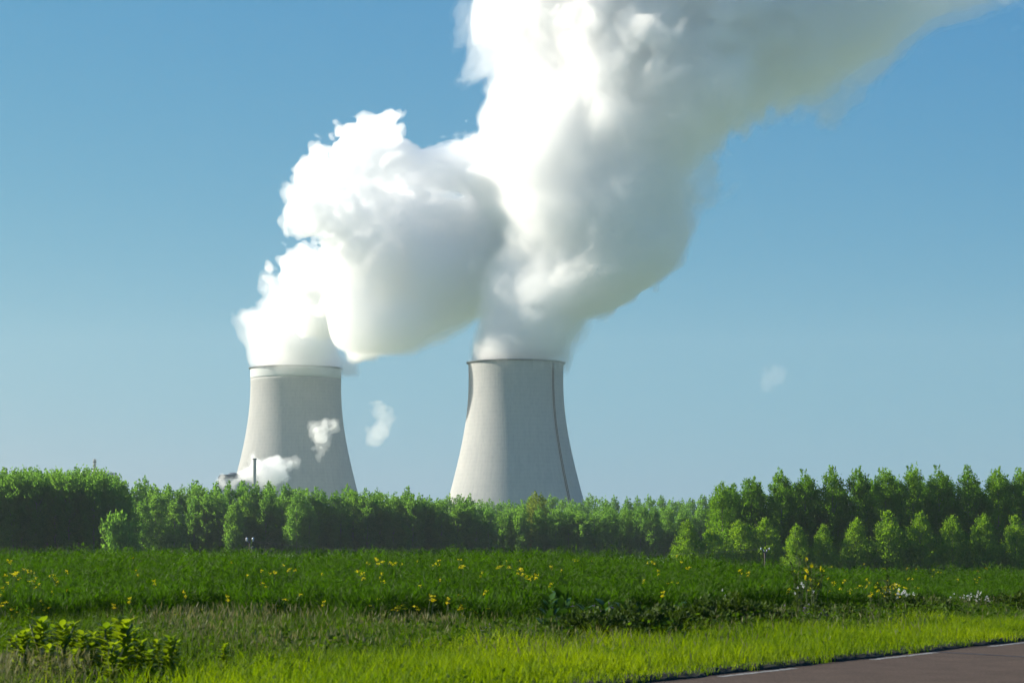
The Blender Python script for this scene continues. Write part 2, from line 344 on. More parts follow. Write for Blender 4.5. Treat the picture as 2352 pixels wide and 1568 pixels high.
# ------------------------------------------------------------------ cooling towers and plant buildings
def tower(name, label, dx, depth, dyrim, scale, mat, band, ladder):
    u = K / F * depth                                    # metres per drawing unit there
    base = -4.0
    top = pt(dx, dyrim, depth)
    t = thing(name, label, 'cooling tower', (top[0], depth, base))
    H = top[2] - base
    prof_d = [(0, 110), (20, 109.2), (45, 109), (80, 110), (120, 114), (170, 121), (220, 131), (270, 144), (315, 155), (360, 167), (435, 187)]
    hs = np.array([p[0] for p in prof_d]) * scale * u; rs = np.array([p[1] for p in prof_d]) * scale * u
    zz = np.linspace(0, H, 70); hh = H - zz
    # smooth interpolation of the hyperbolic profile
    co_ = np.polyfit(hs, rs, 5); rad = np.polyval(co_, hh)
    zb = H - 26 * scale * u if band else H
    outer = [(r, z) for r, z in zip(rad, zz) if z < zb - .5] + [(np.polyval(co_, H - zb), zb)]
    inner = [(r - .9, z) for r, z in outer][::-1]
    mb = MB(); mb.lathe(outer + inner, 144, True); link('shell', mb.mesh('shell', mat, True), t)
    rt = np.polyval(co_, 0)
    if band:
        zb2 = np.linspace(zb, H - 1.2, 8); o_ = [(np.polyval(co_, H - z) + .06, z) for z in zb2]
        mb = MB(); mb.lathe(o_ + [(r - 1.0, z) for r, z in o_][::-1], 144, True); link('painted_band', mb.mesh('painted_band', M_band, True), t)
    mb = MB(); mb.lathe([(rt - 1.0, H - 1.2), (rt + .5, H - 1.2), (rt + 1.5, H - .6), (rt + 1.6, H + .1), (rt + 1.3, H + .1), (rt + 1.2, H - .2), (rt - 1, H - .2)], 144, True)
    rim = link('rim_walkway', mb.mesh('rim_walkway', M_rim), t)
    mb = MB(); th = np.linspace(0, 2 * math.pi, 145)
    mb.tube(np.c_[(rt + 1.5) * np.cos(th), (rt + 1.5) * np.sin(th), np.full(145, H + 1.2)], .06, 5, False)
    for a in th[::3]: mb.tube([[(rt + 1.5) * math.cos(a), (rt + 1.5) * math.sin(a), H + .1], [(rt + 1.5) * math.cos(a), (rt + 1.5) * math.sin(a), H + 1.2]], .05, 4)
    link('railing', mb.mesh('railing', M_metal), rim)
    if ladder:
        a = math.asin(.765); mb = MB()
        for da in (-.018, .018):
            mb.tube([[(r + .55) * math.sin(a + da), -(r + .55) * math.cos(a + da), z] for r, z in zip(rad, zz)], .28, 6)
        for z in np.arange(2, H - 2, 1.1):
            r = np.polyval(co_, H - z) + .6; mb.box((r * math.sin(a), -r * math.cos(a), z), (1.5, .9, .18))
        link('caged_ladder', mb.mesh('caged_ladder', M_dark), t)
    # slanted columns under the shell
    return t, top, rt, H, base
M_shellA = shell_mat('tower_concrete', (.41, .405, .385), (.285, .295, .295))
M_shellB = shell_mat('ribbed_tower_concrete', (.41, .405, .385), (.285, .295, .295))
TL = tower('cooling_tower', 'grey concrete cooling tower with a white band under its rim, behind the vent stack', 680, 2150, 846, .953, M_shellA, True, False)
TR = tower('cooling_tower', 'wider concrete cooling tower with a dark ladder line down its shaded flank', 1185, 1850, 833, 1.0, M_shellB, False, True)

def stack(dx, dy, depth, wd, label, sections):
    top = pt(dx, dy, depth); r = wd * K / F * depth / 2; b = -4.0; h = top[2] - b
    t = thing('vent_stack', label, 'chimney', (top[0], depth, b))
    mb = MB(); mb.lathe([(0, 0), (r, 0), (r, h), (r * .8, h), (r * .8, h - 3), (0, h - 3)], 28); link('shaft', mb.mesh('shaft', M_conc, False), t)
    for f in sections:
        mb = MB(); mb.lathe([(r, h * f - .4), (r + .3, h * f - .4), (r + .3, h * f + .4), (r, h * f + .4)], 28, True); link('collar', mb.mesh('collar', M_dark), t)
stack(585, 1052, 1790, 8, 'slim grey vent stack with steam curling round it before the banded tower', (.62, .99))
stack(217.5, 1054, 2150, 7, 'slim dark vent stack standing on the domed building beyond the tall wood', (.97,))

def dome_house():
    c = pt(217, 1079, 2170); u = K / F * 2170; R = 52 * u
    t = thing('reactor_building', 'pale domed building whose top just shows over the tall wood', 'building', (c[0], 2170 + 4, -4))
    zt = c[2] + 4; rise = 13 * u
    a = np.linspace(0, 1, 14); prof = [(R * math.cos(x * math.pi / 2), zt - rise + rise * math.sin(x * math.pi / 2)) for x in a]
    mb = MB(); mb.lathe([(R, 0), (R, zt - rise)], 64); link('wall', mb.mesh('wall', M_conc, True), t)
    mb = MB(); mb.lathe(prof, 64); link('dome', mb.mesh('dome', M_cladlight, True), t)
dome_house()

def hall():
    d = 1830; u = K / F * d
    l, r_, z = pt(501, 1089, d), pt(649, 1089, d), 0
    W = r_[0] - l[0]; zt = l[2] + 4
    t = thing('turbine_hall', 'dark blue clad hall with rounded roof corners under the rolling steam', 'building', ((l[0] + r_[0]) / 2, d + 20, -4))
    def arch(w, z0, z1, rad, dep, mat, nm, cx=0, cy=0):
        a = np.linspace(0, math.pi / 2, 8)
        pr = [(-w / 2, z0)] + [(-w / 2 + rad - rad * math.cos(x), z1 - rad + rad * math.sin(x)) for x in a] + [(w / 2 - rad + rad * math.sin(x), z1 - rad + rad * math.cos(x)) for x in a] + [(w / 2, z0)]
        pr = np.array(pr); n = len(pr)
        V = np.concatenate([np.c_[pr[:, 0] + cx, np.full(n, cy - dep / 2), pr[:, 1]], np.c_[pr[:, 0] + cx, np.full(n, cy + dep / 2), pr[:, 1]]])
        i = np.arange(n - 1); me = bpy.data.meshes.new(nm)
        me.from_pydata(V.tolist(), [], [[k, k + 1, n + k + 1, n + k] for k in i] + [list(range(n))[::-1], list(range(n, 2 * n))]); me.materials.append(mat)
        return link(nm, me, t)
    arch(W, 0, zt - 3.4, .4, 36, M_cladlight, 'wall')
    arch(W + .5, zt - 3.4, zt, 3.0, 36.6, M_clad, 'roof')
    dm = MB(); R = 13 * u
    a = np.linspace(0, math.pi / 2, 9); dm.lathe([(R, -4)] + [(R * math.cos(x), 2.4 * math.sin(x)) for x in a], 32)
    o = link('roof_dome', dm.mesh('roof_dome', M_clad, True), t, (pt(531, 1089, d)[0] - (l[0] + r_[0]) / 2, -8, zt - .4))
    for k in range(7):
        mb = MB(); mb.box((-W / 2 + W * (k + .5) / 7, -18.1, (zt - 3) * .55), (W / 7 * .7, .2, (zt - 3) * .3)); link('louvre_panel', mb.mesh('louvre_panel', M_clad), t)
hall()

# ------------------------------------------------------------------ steam
def bnoise(shape, h, wl, rng):
    """unit-variance cubic B-spline noise of wavelength WL metres on a regular grid of step H"""
    Ws, dims = [], []
    for n in shape:
        p = np.arange(n) * h / wl; m = int(p[-1]) + 5; i0 = np.floor(p).astype(int); f = p - i0
        B = np.stack([(1 - f) ** 3, 3 * f ** 3 - 6 * f ** 2 + 4, -3 * f ** 3 + 3 * f ** 2 + 3 * f + 1, f ** 3], 1) / 6
        Wm = np.zeros((n, m), np.float32)
        for k in range(4): Wm[np.arange(n), i0 + k] = B[:, k]
        Ws.append(Wm); dims.append(m)
    g = rng.normal(size=dims).astype(np.float32)
    g = np.tensordot(Ws[0], g, (1, 0)); g = np.tensordot(g, Ws[1], (1, 1)); g = np.tensordot(g, Ws[2], (1, 1))
    return g / (g.std() + 1e-6)

def surface_nets(f, org, h):
    s = f > 0
    cnt = np.zeros(tuple(n - 1 for n in f.shape), np.int8)
    for a in (0, 1):
        for b in (0, 1):
            for c in (0, 1): cnt += s[a:f.shape[0] - 1 + a, b:f.shape[1] - 1 + b, c:f.shape[2] - 1 + c]
    I = np.stack(np.nonzero((cnt > 0) & (cnt < 8)), 1)
    vid = np.full(cnt.shape, -1, np.int32); vid[tuple(I.T)] = np.arange(len(I))
    acc = np.zeros((len(I), 3)); num = np.zeros(len(I))
    for ax in range(3):
        o1, o2 = [k for k in range(3) if k != ax]
        for a in (0, 1):
            for b in (0, 1):
                J = I.copy(); J[:, o1] += a; J[:, o2] += b; J2 = J.copy(); J2[:, ax] += 1
                f0, f1 = f[tuple(J.T)], f[tuple(J2.T)]; x = (f0 > 0) != (f1 > 0)
                t = np.where(x, f0 / np.where(x, f0 - f1, 1), 0)
                P = J.astype(float); P[:, ax] += t; acc[x] += P[x]; num += x
    V = acc / num[:, None] * h + org
    Qs = []
    for ax in range(3):
        b1, b2 = (ax + 1) % 3, (ax + 2) % 3
        sl0 = [slice(None)] * 3; sl1 = [slice(None)] * 3; sl0[ax] = slice(0, -1); sl1[ax] = slice(1, None)
        e = np.stack(np.nonzero(s[tuple(sl0)] != s[tuple(sl1)]), 1)
        ok = (e[:, b1] > 0) & (e[:, b2] > 0) & (e[:, b1] < f.shape[b1] - 1) & (e[:, b2] < f.shape[b2] - 1); e = e[ok]
        ins = s[tuple(e.T)]
        def cell(d1, d2):
            c = e.copy(); c[:, b1] += d1; c[:, b2] += d2; return vid[tuple(c.T)]
        q = np.stack([cell(-1, -1), cell(0, -1), cell(0, 0), cell(-1, 0)], 1)
        q[~ins] = q[~ins][:, ::-1]; Qs.append(q)
    return V, np.vstack(Qs)

def steam(name, label, cat, blobs, depth, h, seed, levels, amp, pad, kblend, group=None, cut=None, floor_amp=None, rfull=34.0, warp=None):
    """BLOBS: (dx, dy, radius, depth offset in metres, thickness 0..1). LEVELS: (part name, threshold m, material). AMP: [(wavelength, size, billow?)]"""
    rng = np.random.default_rng(seed); u = K / F * depth
    B = np.array([[*pt(b[0], b[1], depth + b[3]), b[2] * K / F * (depth + b[3]), b[4]] for b in blobs])
    lo = (B[:, :3] - B[:, 3:4]).min(0) - pad; hi = (B[:, :3] + B[:, 3:4]).max(0) + pad
    shape = tuple(int(math.ceil(v)) for v in (hi - lo) / h)
    ax = [lo[k] + np.arange(shape[k]) * h for k in range(3)]
    S = np.zeros(shape, np.float32); Wf = np.zeros(shape, np.float32); Wr = np.zeros(shape, np.float32)
    for x, y, z, r, fd in B:
        R = r + 5 * kblend
        sl = tuple(slice(max(0, int((c - R - lo[k]) / h)), min(shape[k], int((c + R - lo[k]) / h) + 2)) for k, c in enumerate((x, y, z)))
        d = np.sqrt((ax[0][sl[0]] - x)[:, None, None] ** 2 + (ax[1][sl[1]] - y)[None, :, None] ** 2 + (ax[2][sl[2]] - z)[None, None, :] ** 2).astype(np.float32)
        e = np.exp(np.minimum((r - d) / kblend, 40)); S[sl] += e; Wf[sl] += e * fd; Wr[sl] += e * r
    fade = (Wf / (S + 1e-9)); f = kblend * np.log(S + 1e-9)
    disp = np.zeros(shape, np.float32); fine = np.zeros(shape, np.float32)
    for wl, a, bil in amp:
        n = bnoise(shape, h, wl, np.random.default_rng([seed, int(wl * 10)])); n = a * ((np.abs(n) - .75) * 1.4 if bil else n)
        disp += n
        if wl < 15: fine += n * .6               # the dense heart is smoother than its fringe
    if warp:
        rng = np.random.default_rng([seed, 1])
        ww = [np.clip(np.rint(bnoise(shape, h, warp[0], rng) * warp[1] / h).astype(np.int32) + np.arange(shape[k]).reshape([-1 if a == k else 1 for a in range(3)]), 0, shape[k] - 1) for k in range(3)]
        disp = disp[ww[0], ww[1], ww[2]]; fine = fine[ww[0], ww[1], ww[2]]; del ww
        mod = np.clip(warp[3] + .45 * bnoise(shape, h, 90, rng), .2, 1.7); disp *= mod; fine *= mod
        soft = np.clip(warp[2] + 1.1 * bnoise(shape, h, 70, rng), .15, 4).astype(np.float32)
        fade = np.where(fade < .62, fade * np.clip(1 + .7 * bnoise(shape, h, 38, rng) + .35 * bnoise(shape, h, 16, rng), .15, 2.2), fade)
    else: soft = 1.0
    loc = np.clip(Wr / (S + 1e-9) / rfull, .15, 1); disp *= loc; fine *= loc         # small tufts are crinkled less
    # the steam leaves the tower smoothly and breaks up as it climbs
    if floor_amp: fl_ = (floor_amp[2] + (1 - floor_amp[2]) * sstep(floor_amp[0], floor_amp[1], ax[2])).astype(np.float32)[None, None, :]; disp *= fl_; fine *= fl_
    f = f + disp
    if cut:                                              # keep it inside the tower's mouth
        cx, cyy, zr, rr_ = cut
        rad = np.sqrt((ax[0] - cx)[:, None] ** 2 + (ax[1] - cyy)[None, :] ** 2)
        m = (rr_ - rad)[:, :, None] + np.maximum(ax[2] - zr, 0)[None, None, :] * 1.0
        m = np.where((ax[2] < zr + 8)[None, None, :] & (rad < rr_ + 4.5)[:, :, None], m, 1e3)
        f = np.minimum(f, m.astype(np.float32)); f = np.minimum(f, (ax[2] - (zr - 9))[None, None, :].astype(np.float32))
    t = thing(name, label, cat, (float(B[0, 0]), float(B[0, 1]), float(B[0, 2])), 0, group)
    for nm, th, mat in levels:
        g = f - th * (soft if th > 0 else 1.0) / np.maximum(fade, .05 if th > 0 else .4) - (fine if nm == 'steam_core' else 0)
        g[[0, -1]] = -1; g[:, [0, -1]] = -1; g[:, :, [0, -1]] = -1
        if not (g > 0).any(): continue
        V, Qd = surface_nets(g, lo, h)
        link(nm, mesh_np(nm, V - B[0, :3], Qd, mat, smooth=False), t)
    return t

STEAM = (1.0, .99, .972)
M_core = vol_mat('steam_core', .065, STEAM, g=.4, film=.010)
M_mid = vol_mat('steam_body', .04, STEAM, g=.4)
M_veil = vol_mat('steam_veil', .019, STEAM, g=.4)
M_halo = vol_mat('steam_halo', .003, STEAM, g=.4)
M_softcore = vol_mat('soft_steam_core', .065, STEAM, g=.4, film=.008)
M_softmid = vol_mat('soft_steam_body', .034, STEAM, g=.4)
M_softveil = vol_mat('soft_steam_veil', .014, STEAM, g=.4)
LV = [('steam_halo', -1.2, M_halo), ('steam_veil', 0, M_veil), ('steam_body', 1.8, M_mid), ('steam_core', 5, M_core)]
LVS = [('steam_halo', -1.6, M_halo), ('steam_veil', 0, M_softveil), ('steam_body', 2.3, M_softmid), ('steam_core', 6, M_softcore)]
AMP = [(85, 8, False), (44, 7.5, True), (22, 6.0, True), (11, 4.4, True), (5.6, 2.8, True), (4.2, 1.0, False)]
AMP_L = [(85, 5, False), (44, 6.5, True), (22, 6.0, True), (11, 4.4, True), (5.6, 2.7, True), (4.2, 1.0, False)]
left_blobs = [(680, 850, 92, 0, 1), (678, 800, 95, 0, 1), (695, 760, 92, 0, 1), (735, 700, 82, 0, 1), (790, 650, 92, 10, 1), (828, 585, 98, 0, 1),
    (850, 510, 104, 0, 1), (842, 440, 90, 0, 1), (842, 378, 74, 0, 1), (828, 332, 38, 0, 1), (895, 462, 92, 0, 1), (962, 478, 92, 10, 1), (1010, 430, 56, 20, 1),
    (950, 525, 110, 20, 1), (1030, 600, 100, 20, 1), (900, 625, 75, 20, 1), (840, 700, 50, 0, 1), (1090, 520, 120, 30, 1), (1005, 392, 34, 10, 1), (1060, 385, 52, 20, 1), (1110, 440, 92, 20, 1), (1150, 560, 100, 20, 1), (745, 455, 40, 0, 1), (900, 690, 52, 20, 1), (965, 640, 78, 20, 1), (1050, 640, 78, 20, 1), (915, 405, 46, 10, 1), (960, 420, 50, 10, 1), (795, 345, 34, 0, 1), (780, 400, 45, 0, 1),
    (800, 868, 9, -12, .9), (804, 850, 14, -20, 1), (808, 832, 19, -50, 1), (815, 815, 26, -110, 1), (832, 795, 32, -190, 1), (858, 776, 38, -250, 1), (895, 758, 42, -265, 1), (945, 735, 44, -265, 1), (995, 695, 46, -250, 1), (1060, 680, 55, -240, 1), (1115, 650, 60, -220, .9), (848, 812, 15, -200, .9), (880, 800, 18, -250, .9), (920, 778, 24, -262, .9), (960, 765, 20, -262, .8), (1005, 735, 22, -250, .8), (1050, 728, 22, -240, .7), (1010, 770, 7, -245, .5), (872, 742, 20, -250, 1), (835, 770, 16, -200, 1), (826, 752, 24, -262, 1), (826, 704, 27, -262, 1), (832, 790, 17, -262, 1), (788, 728, 26, -274, 1), (790, 680, 28, -274, 1), (787, 776, 15, -274, 1)]  # the last few tufts are added to throw shadow on the right tower
left_main = len(left_blobs) - 26
left_blobs = [(b[0], b[1], b[2], b[3] - (250 * float(sstep(835, 590, b[1])) if k < left_main else 0), b[4]) for k, b in enumerate(left_blobs)]
steam('steam_plume', 'thick white steam plume billowing from the banded cooling tower', 'steam plume', left_blobs, 2150, 1.8, 17, LV, AMP_L, 22, 8, warp=(50, 8, .3, 1.0),
      cut=(TL[1][0], 2150, TL[1][2], TL[2] - 2.0), floor_amp=(TL[1][2] + 8, TL[1][2] + 75, .12))
right_blobs = [(1193, 850, 98, 0, 1), (1198, 800, 100, 0, 1), (1208, 750, 98, 0, 1), (1235, 690, 105, 0, 1), (1275, 650, 118, 0, 1), (1340, 620, 118, 0, 1), (1400, 595, 122, -10, 1), (1470, 560, 98, -20, 1),
    (1530, 535, 66, -20, .9), (1265, 570, 92, 20, 1), (1235, 490, 98, 30, 1), (1300, 480, 150, 0, 1), (1420, 460, 145, -20, 1), (1520, 450, 85, -20, .7), (1180, 415, 78, 40, 1), (1185, 335, 92, 30, 1),
    (1310, 340, 175, 0, 1), (1470, 350, 130, -30, .9), (1560, 370, 80, -30, .55), (1270, 210, 135, 20, 1), (1180, 205, 62, 40, .17), (1165, 115, 66, 40, .16), (1175, 30, 74, 40, .17), (1130, 70, 40, 40, .13), (1125, 160, 34, 40, .13),
    (1400, 190, 185, 0, 1), (1310, 50, 150, 0, 1), (1330, -90, 170, 0, 1), (1550, 220, 160, -30, .8), (1550, 70, 170, -20, .9), (1550, -90, 180, -20, .9), (1700, 150, 140, -40, .6), (1720, 10, 160, -40, .75),
    (1750, -120, 170, -40, .7), (1840, 150, 100, -50, .3), (1860, 40, 125, -50, .38), (1930, -80, 140, -60, .38), (1985, 80, 85, -60, .18), (2040, 0, 100, -60, .2), (2120, -60, 110, -60, .2), (2210, -25, 75, -70, .14), (2310, -60, 80, -70, .12), (1720, 240, 75, -40, .35), (1790, 225, 75, -40, .3), (1880, 195, 66, -50, .17), (1950, 150, 55, -50, .15), (1640, 300, 70, -40, .5), (1590, 400, 60, -30, .45)]
steam('steam_plume', 'huge spreading white steam cloud rising from the wider cooling tower with the ladder', 'steam plume', right_blobs, 1850, 1.8, 27, LVS, AMP, 24, 9, warp=(50, 10, .7, .9),
      cut=(TR[1][0], 1850, TR[1][2], TR[2] - 2.5), floor_amp=(TR[1][2] - 5, TR[1][2] + 90, .2))
P_core = vol_mat('puff_core', .11, g=.35, film=.03)
P_veil = vol_mat('puff_veil', .03, g=.35)
PL = [('puff_veil', 0, P_veil), ('puff_core', 2.0, P_core)]
PA = [(15, 3.0, False), (8, 2.6, True), (4, 1.6, True), (2, .7, True)]
steam('steam_puff', 'low white steam rolling over the dark hall behind the vent stack', 'steam', [(515, 1112, 9, 0, 1), (535, 1104, 13, 0, 1), (560, 1090, 17, 0, 1), (588, 1065, 19, 0, 1), (600, 1085, 21, 0, 1), (625, 1072, 20, 0, 1), (640, 1080, 19, 0, 1), (665, 1066, 10, 0, .6), (680, 1062, 8, 0, .45)], 1812, .5, 5, PL, PA, 6, 1.6, rfull=6.5)
steam('steam_puff', 'thin torn white puff drifting before the banded tower\'s shaded flank', 'steam', [(725, 985, 15, 0, .5), (745, 970, 17, 0, .6), (768, 970, 17, 0, .5), (778, 985, 12, 0, .35), (742, 1005, 15, 0, .6), (738, 1028, 12, 0, .5), (731, 1048, 7, 0, .3)], 1880, .55, 22, PL, PA, 6, 2.0, rfull=8)
W_veil = vol_mat('wisp_veil', .014, g=.35, film=.01)
steam('steam_wisp', 'faint curved steam wisp floating in the gap between the two towers', 'steam', [(875, 948, 14, 0, 1), (888, 966, 16, 0, 1), (878, 985, 14, 0, 1), (866, 1000, 12, 0, 1), (858, 1018, 7, 0, 1)], 1900, .6, 9, [('puff_veil', 0, W_veil), ('puff_core', 2.5, W_veil)], PA, 6, 3, rfull=5.5)
W_far = vol_mat('cloudlet_veil', .003, g=.3, film=.004)
steam('cloudlet', 'tiny faint cloud scrap alone in the blue over the poplar plantation', 'cloud', [(1755, 866, 17, 0, 1), (1778, 856, 16, 0, 1), (1795, 852, 10, 0, 1)], 2300, .8, 10, [('puff_veil', 0, W_far), ('puff_core', 3, W_far)], PA, 8, 4, rfull=6)

# ------------------------------------------------------------------ trees
M_poplar = leaf_mat('poplar_leaf', (.060, .145, .010), (.135, .245, .014), .58, (1.8, 1.9, .7), scale=.35)
M_young = leaf_mat('young_poplar_leaf', (.085, .175, .012), (.18, .29, .02), .55, (1.9, 1.9, .6), scale=.5)
M_woodleaf = leaf_mat('wood_leaf', (.085, .180, .045), (.135, .235, .045), .6, (1.75, 1.9, .8), scale=.3)
M_yellowleaf = leaf_mat('yellow_leaf', (.08, .14, .025), (.17, .22, .045), .45, scale=.3)

def crown_mesh(name, H, R, lo, n, mat, seed, shape='ovoid', leafs=(.5, .30)):
    rng = np.random.default_rng(seed)
    nb = 170
    t = rng.beta(1.1, 1.15, nb); h0 = lo * H + t * (H * .97 - lo * H)
    def rad(t):
        if shape == 'ovoid': return R * np.where(t < .35, .62 + .38 * np.sin(np.pi / 2 * np.clip(t / .35, 0, 1)), np.clip(1 - (np.clip((t - .35) / .67, 0, 1)) ** 2.1, 0, 1) ** .66) + .1
        if shape == 'cone': return R * (.55 + .45 * np.clip(t / .25, 0, 1)) * (1 - np.clip((t - .2) / .82, 0, 1) ** 1.25) ** .8 + .12
        return R * np.clip(1 - np.abs((np.clip(t, 0, 1) - .45) / .58) ** 2.6, 0, 1) ** .55 + .1
    az = rng.uniform(0, 2 * np.pi, nb)
    rough = 1.0 if shape == 'round' else .5
    lump = 1 + rough * (.22 * np.sin(az * 2 + rng.uniform(0, 6)) * np.sin(t * 9 + rng.uniform(0, 6)) + rng.normal(0, .12, nb))
    r = rad(t) * lump
    base = np.stack([np.cos(az) * r * .12, np.sin(az) * r * .12, h0 - r * .75], 1); base[:, 2] = np.maximum(base[:, 2], lo * H * .8)
    tip = np.stack([np.cos(az) * r, np.sin(az) * r, h0 + r * .25], 1); tip[:, 2] = np.minimum(tip[:, 2], H * 1.0)
    # upright sprigs that fringe the top
    ns = 34; st = rng.uniform(.62, .99, ns); sa = rng.uniform(0, 2 * np.pi, ns); sr = rad(st) * rng.uniform(.25, .95, ns)
    sb = np.stack([np.cos(sa) * sr, np.sin(sa) * sr, lo * H + st * (H - lo * H) - .5], 1); sp = sb + np.stack([rng.normal(0, .18, ns), rng.normal(0, .18, ns), rng.uniform(.9, 1.9, ns) * H / 20], 1)
    wgt = np.concatenate([np.linalg.norm(tip - base, axis=1), np.full(ns, .9)]); wgt /= wgt.sum()
    BB, TT = np.vstack([base, sb]), np.vstack([tip, sp])
    k = rng.choice(len(BB), n, p=wgt); f = rng.beta(1.7, 1.0, n)[:, None]
    issp = (k >= nb)[:, None]
    P = BB[k] + (TT[k] - BB[k]) * f + rng.normal(0, 1, (n, 3)) * np.where(issp, .13, .33 * R / 2.6) * (1.25 - .6 * f)
    D = (TT[k] - BB[k]); D /= np.linalg.norm(D, axis=1)[:, None]; D = D * .7 + rng.normal(0, .5, (n, 3)) + [0, 0, .55]
    L = rng.uniform(.6, 1.35, n) * leafs[0]; W = rng.uniform(.6, 1.3, n) * leafs[1]
    V, Qd = kites(P, D, L, W, rng)
    cl = np.repeat(rng.uniform(0, 1, len(BB)), 1)[k] * .6 + rng.uniform(0, .4, n)
    return mesh_np(name, V, Qd, mat, np.repeat(cl, 4))

def trunk_mesh(name, H, lo, R, seed, mat, r0=None):
    rng = np.random.default_rng(seed); mb = MB(); r0 = r0 or H * .0125
    z = np.linspace(-.6, H * .9, 8); off = np.cumsum(rng.normal(0, .05, (8, 2)), 0); off[0] = 0
    mb.tube(np.c_[off, z], np.linspace(r0, r0 * .15, 8), 8)
    for _ in range(16):
        f = rng.uniform(max(lo, .12), .85); i = f * 7 / .97; c = np.array([*off[int(i) % 8], f * H * .9]); a = rng.uniform(0, 6.28); l = R * rng.uniform(.3, .6)
        mb.tube([c, c + [math.cos(a) * l * .5, math.sin(a) * l * .5, l * .6], c + [math.cos(a) * l, math.sin(a) * l, l * 1.5]], [r0 * .3, r0 * .2, r0 * .06], 5)
    return mb.mesh(name, mat, True)

def proto_tree(name, cat, H, R, lo, n, mat, seed, shape, leafs=(.5, .3), bark=None):
    t = thing(name, 'tree', cat)
    link('trunk', trunk_mesh('trunk', H, lo, R, seed, bark or M_bark), t); link('crown', crown_mesh('crown', H, R, lo, n, mat, seed, shape, leafs), t)
    t['h'] = H; return t
used = set()
rt_ = random.Random(5)
def put(proto, loc, label, group, sx=1.0, sz=1.0, rz=None):
    rz = rt_.uniform(0, 6.28) if rz is None else rz
    if proto.name not in used:
        used.add(proto.name); proto.location = loc; proto.rotation_euler = (0, 0, rz); proto.scale = (sx, sx, sz); tag(proto, label, None, group); return proto
    return dup(proto, loc, rz, (sx, sx, sz), label, group)
ORD = 'first second third fourth fifth sixth seventh eighth ninth tenth eleventh twelfth thirteenth fourteenth'.split()

def plant(protos, dx, dytop, depth, label, group, sx=1.0, k=None, zb=None):
    """stand a tree so that its top shows at (dx, dytop)"""
    p = pt(dx, dytop, depth); zg = float(gz(p[0], depth)) if zb is None else zb
    pr = protos[(k if k is not None else rt_.randrange(len(protos)))]
    hz = p[2] - zg
    return put(pr, (p[0], depth, zg), label, group, hz / pr['h'] * sx * .5 + sx * .5, hz / pr['h'])

tall = [proto_tree('poplar_tree', 'poplar', 23, 3.6, .08, 16500, M_poplar, 100 + k, 'ovoid', (.42, .23)) for k in range(5)]
small = [proto_tree('young_poplar_tree', 'poplar', 11.5, 3.3, .05, 9500, M_young, 200 + k, 'cone', (.38, .20)) for k in range(4)]
wood = [proto_tree('wood_tree', 'tree', 22, 3.15, .19, 6500, M_woodleaf, 300 + k, 'ovoid' if k % 2 else 'round', (.58, .33)) for k in range(7)]
stem = [proto_tree('tall_wood_tree', 'tree', 24, 3.0, .30, 6500, M_woodleaf, 400 + k, 'round', (.58, .32), M_palebark) for k in range(5)]
gold = [proto_tree('yellow_green_tree', 'tree', 22, 3.6, .15, 9000, M_yellowleaf, 500, 'round', (.55, .33))]
bush = [proto_tree('bushy_tree', 'tree', 9, 3.0, .02, 2600, M_woodleaf, 600 + k, 'round', (.7, .42)) for k in range(3)]

# tall plantation on the right: front row, one label each, then the rows behind it
tops = [(1658, 1112), (1724, 1096), (1792, 1086), (1850, 1087), (1911, 1080), (1970, 1078), (2033, 1076), (2096, 1075), (2157, 1078), (2224, 1079), (2290, 1079), (2348, 1076)]
for i, (x, y) in enumerate(tops):
    lab = 'tall ovoid poplar at the open end of the plantation row' if i == 0 else f'tall ovoid poplar, {ORD[i]} along the plantation row counted from its open end'
    plant(tall, x, y, 459 - i * .5, lab, 'tall front row of the poplar plantation', 1.0, i % 5)
for row in range(1, 4):
    for i in range(13):
        x = 1690 + i * 62 - row * 8 + rt_.uniform(-12, 12); y = 1100 + row * 3 + rt_.uniform(-6, 12) + max(0, 1760 - x) * .22
        plant(tall, x, y, 459 + row * 7, 'poplar half hidden behind the front row of the tall plantation', 'inner rows of the poplar plantation', 1.0)
sm = [(1578, 1196), (1636, 1215), (1700, 1196), (1757, 1192), (1830, 1206), (1891, 1206), (1965, 1191), (2040, 1177), (2113, 1178), (2187, 1185), (2256, 1181), (2332, 1187)]
for i, (x, y) in enumerate(sm):
    lab = 'small young poplar standing alone at the open end before the far wood' if i == 0 else f'small pale green poplar, {ORD[i]} along the low row before the tall plantation'
    plant(small, x, y, (430 if i > 3 else 442), lab, 'low row of young poplars before the plantation', (1.0, 1.15, 1.2, 1.2, .95, .85, .95, 1.2, 1.0, 1.0, 1.0, 1.0)[i], i % 4)

# tall wood at the photo's left end
for row in range(4):
    for i in range(10):
        x = -40 + i * 33 + (row % 2) * 15 + rt_.uniform(-8, 8)
        y = 1084 + rt_.uniform(-7, 9) + row * 1.5 + max(0, x - 225) * .42
        if x > 292: continue
        plant(stem, x, y, 505 + row * 6 + (i % 2) * 2, 'slender dark tree with a bare stem inside the tallest wood' if row else 'slender tree on the front edge of the tallest wood', 'tall wood before the domed building', 1.0)
plant(small, 425 * 1 - 20, 1158, 500, 'tree', None) if False else None
plant(bush, 268, 1182, 497, 'light green bushy tree in the notch beside the tallest wood', None, .8, 0)

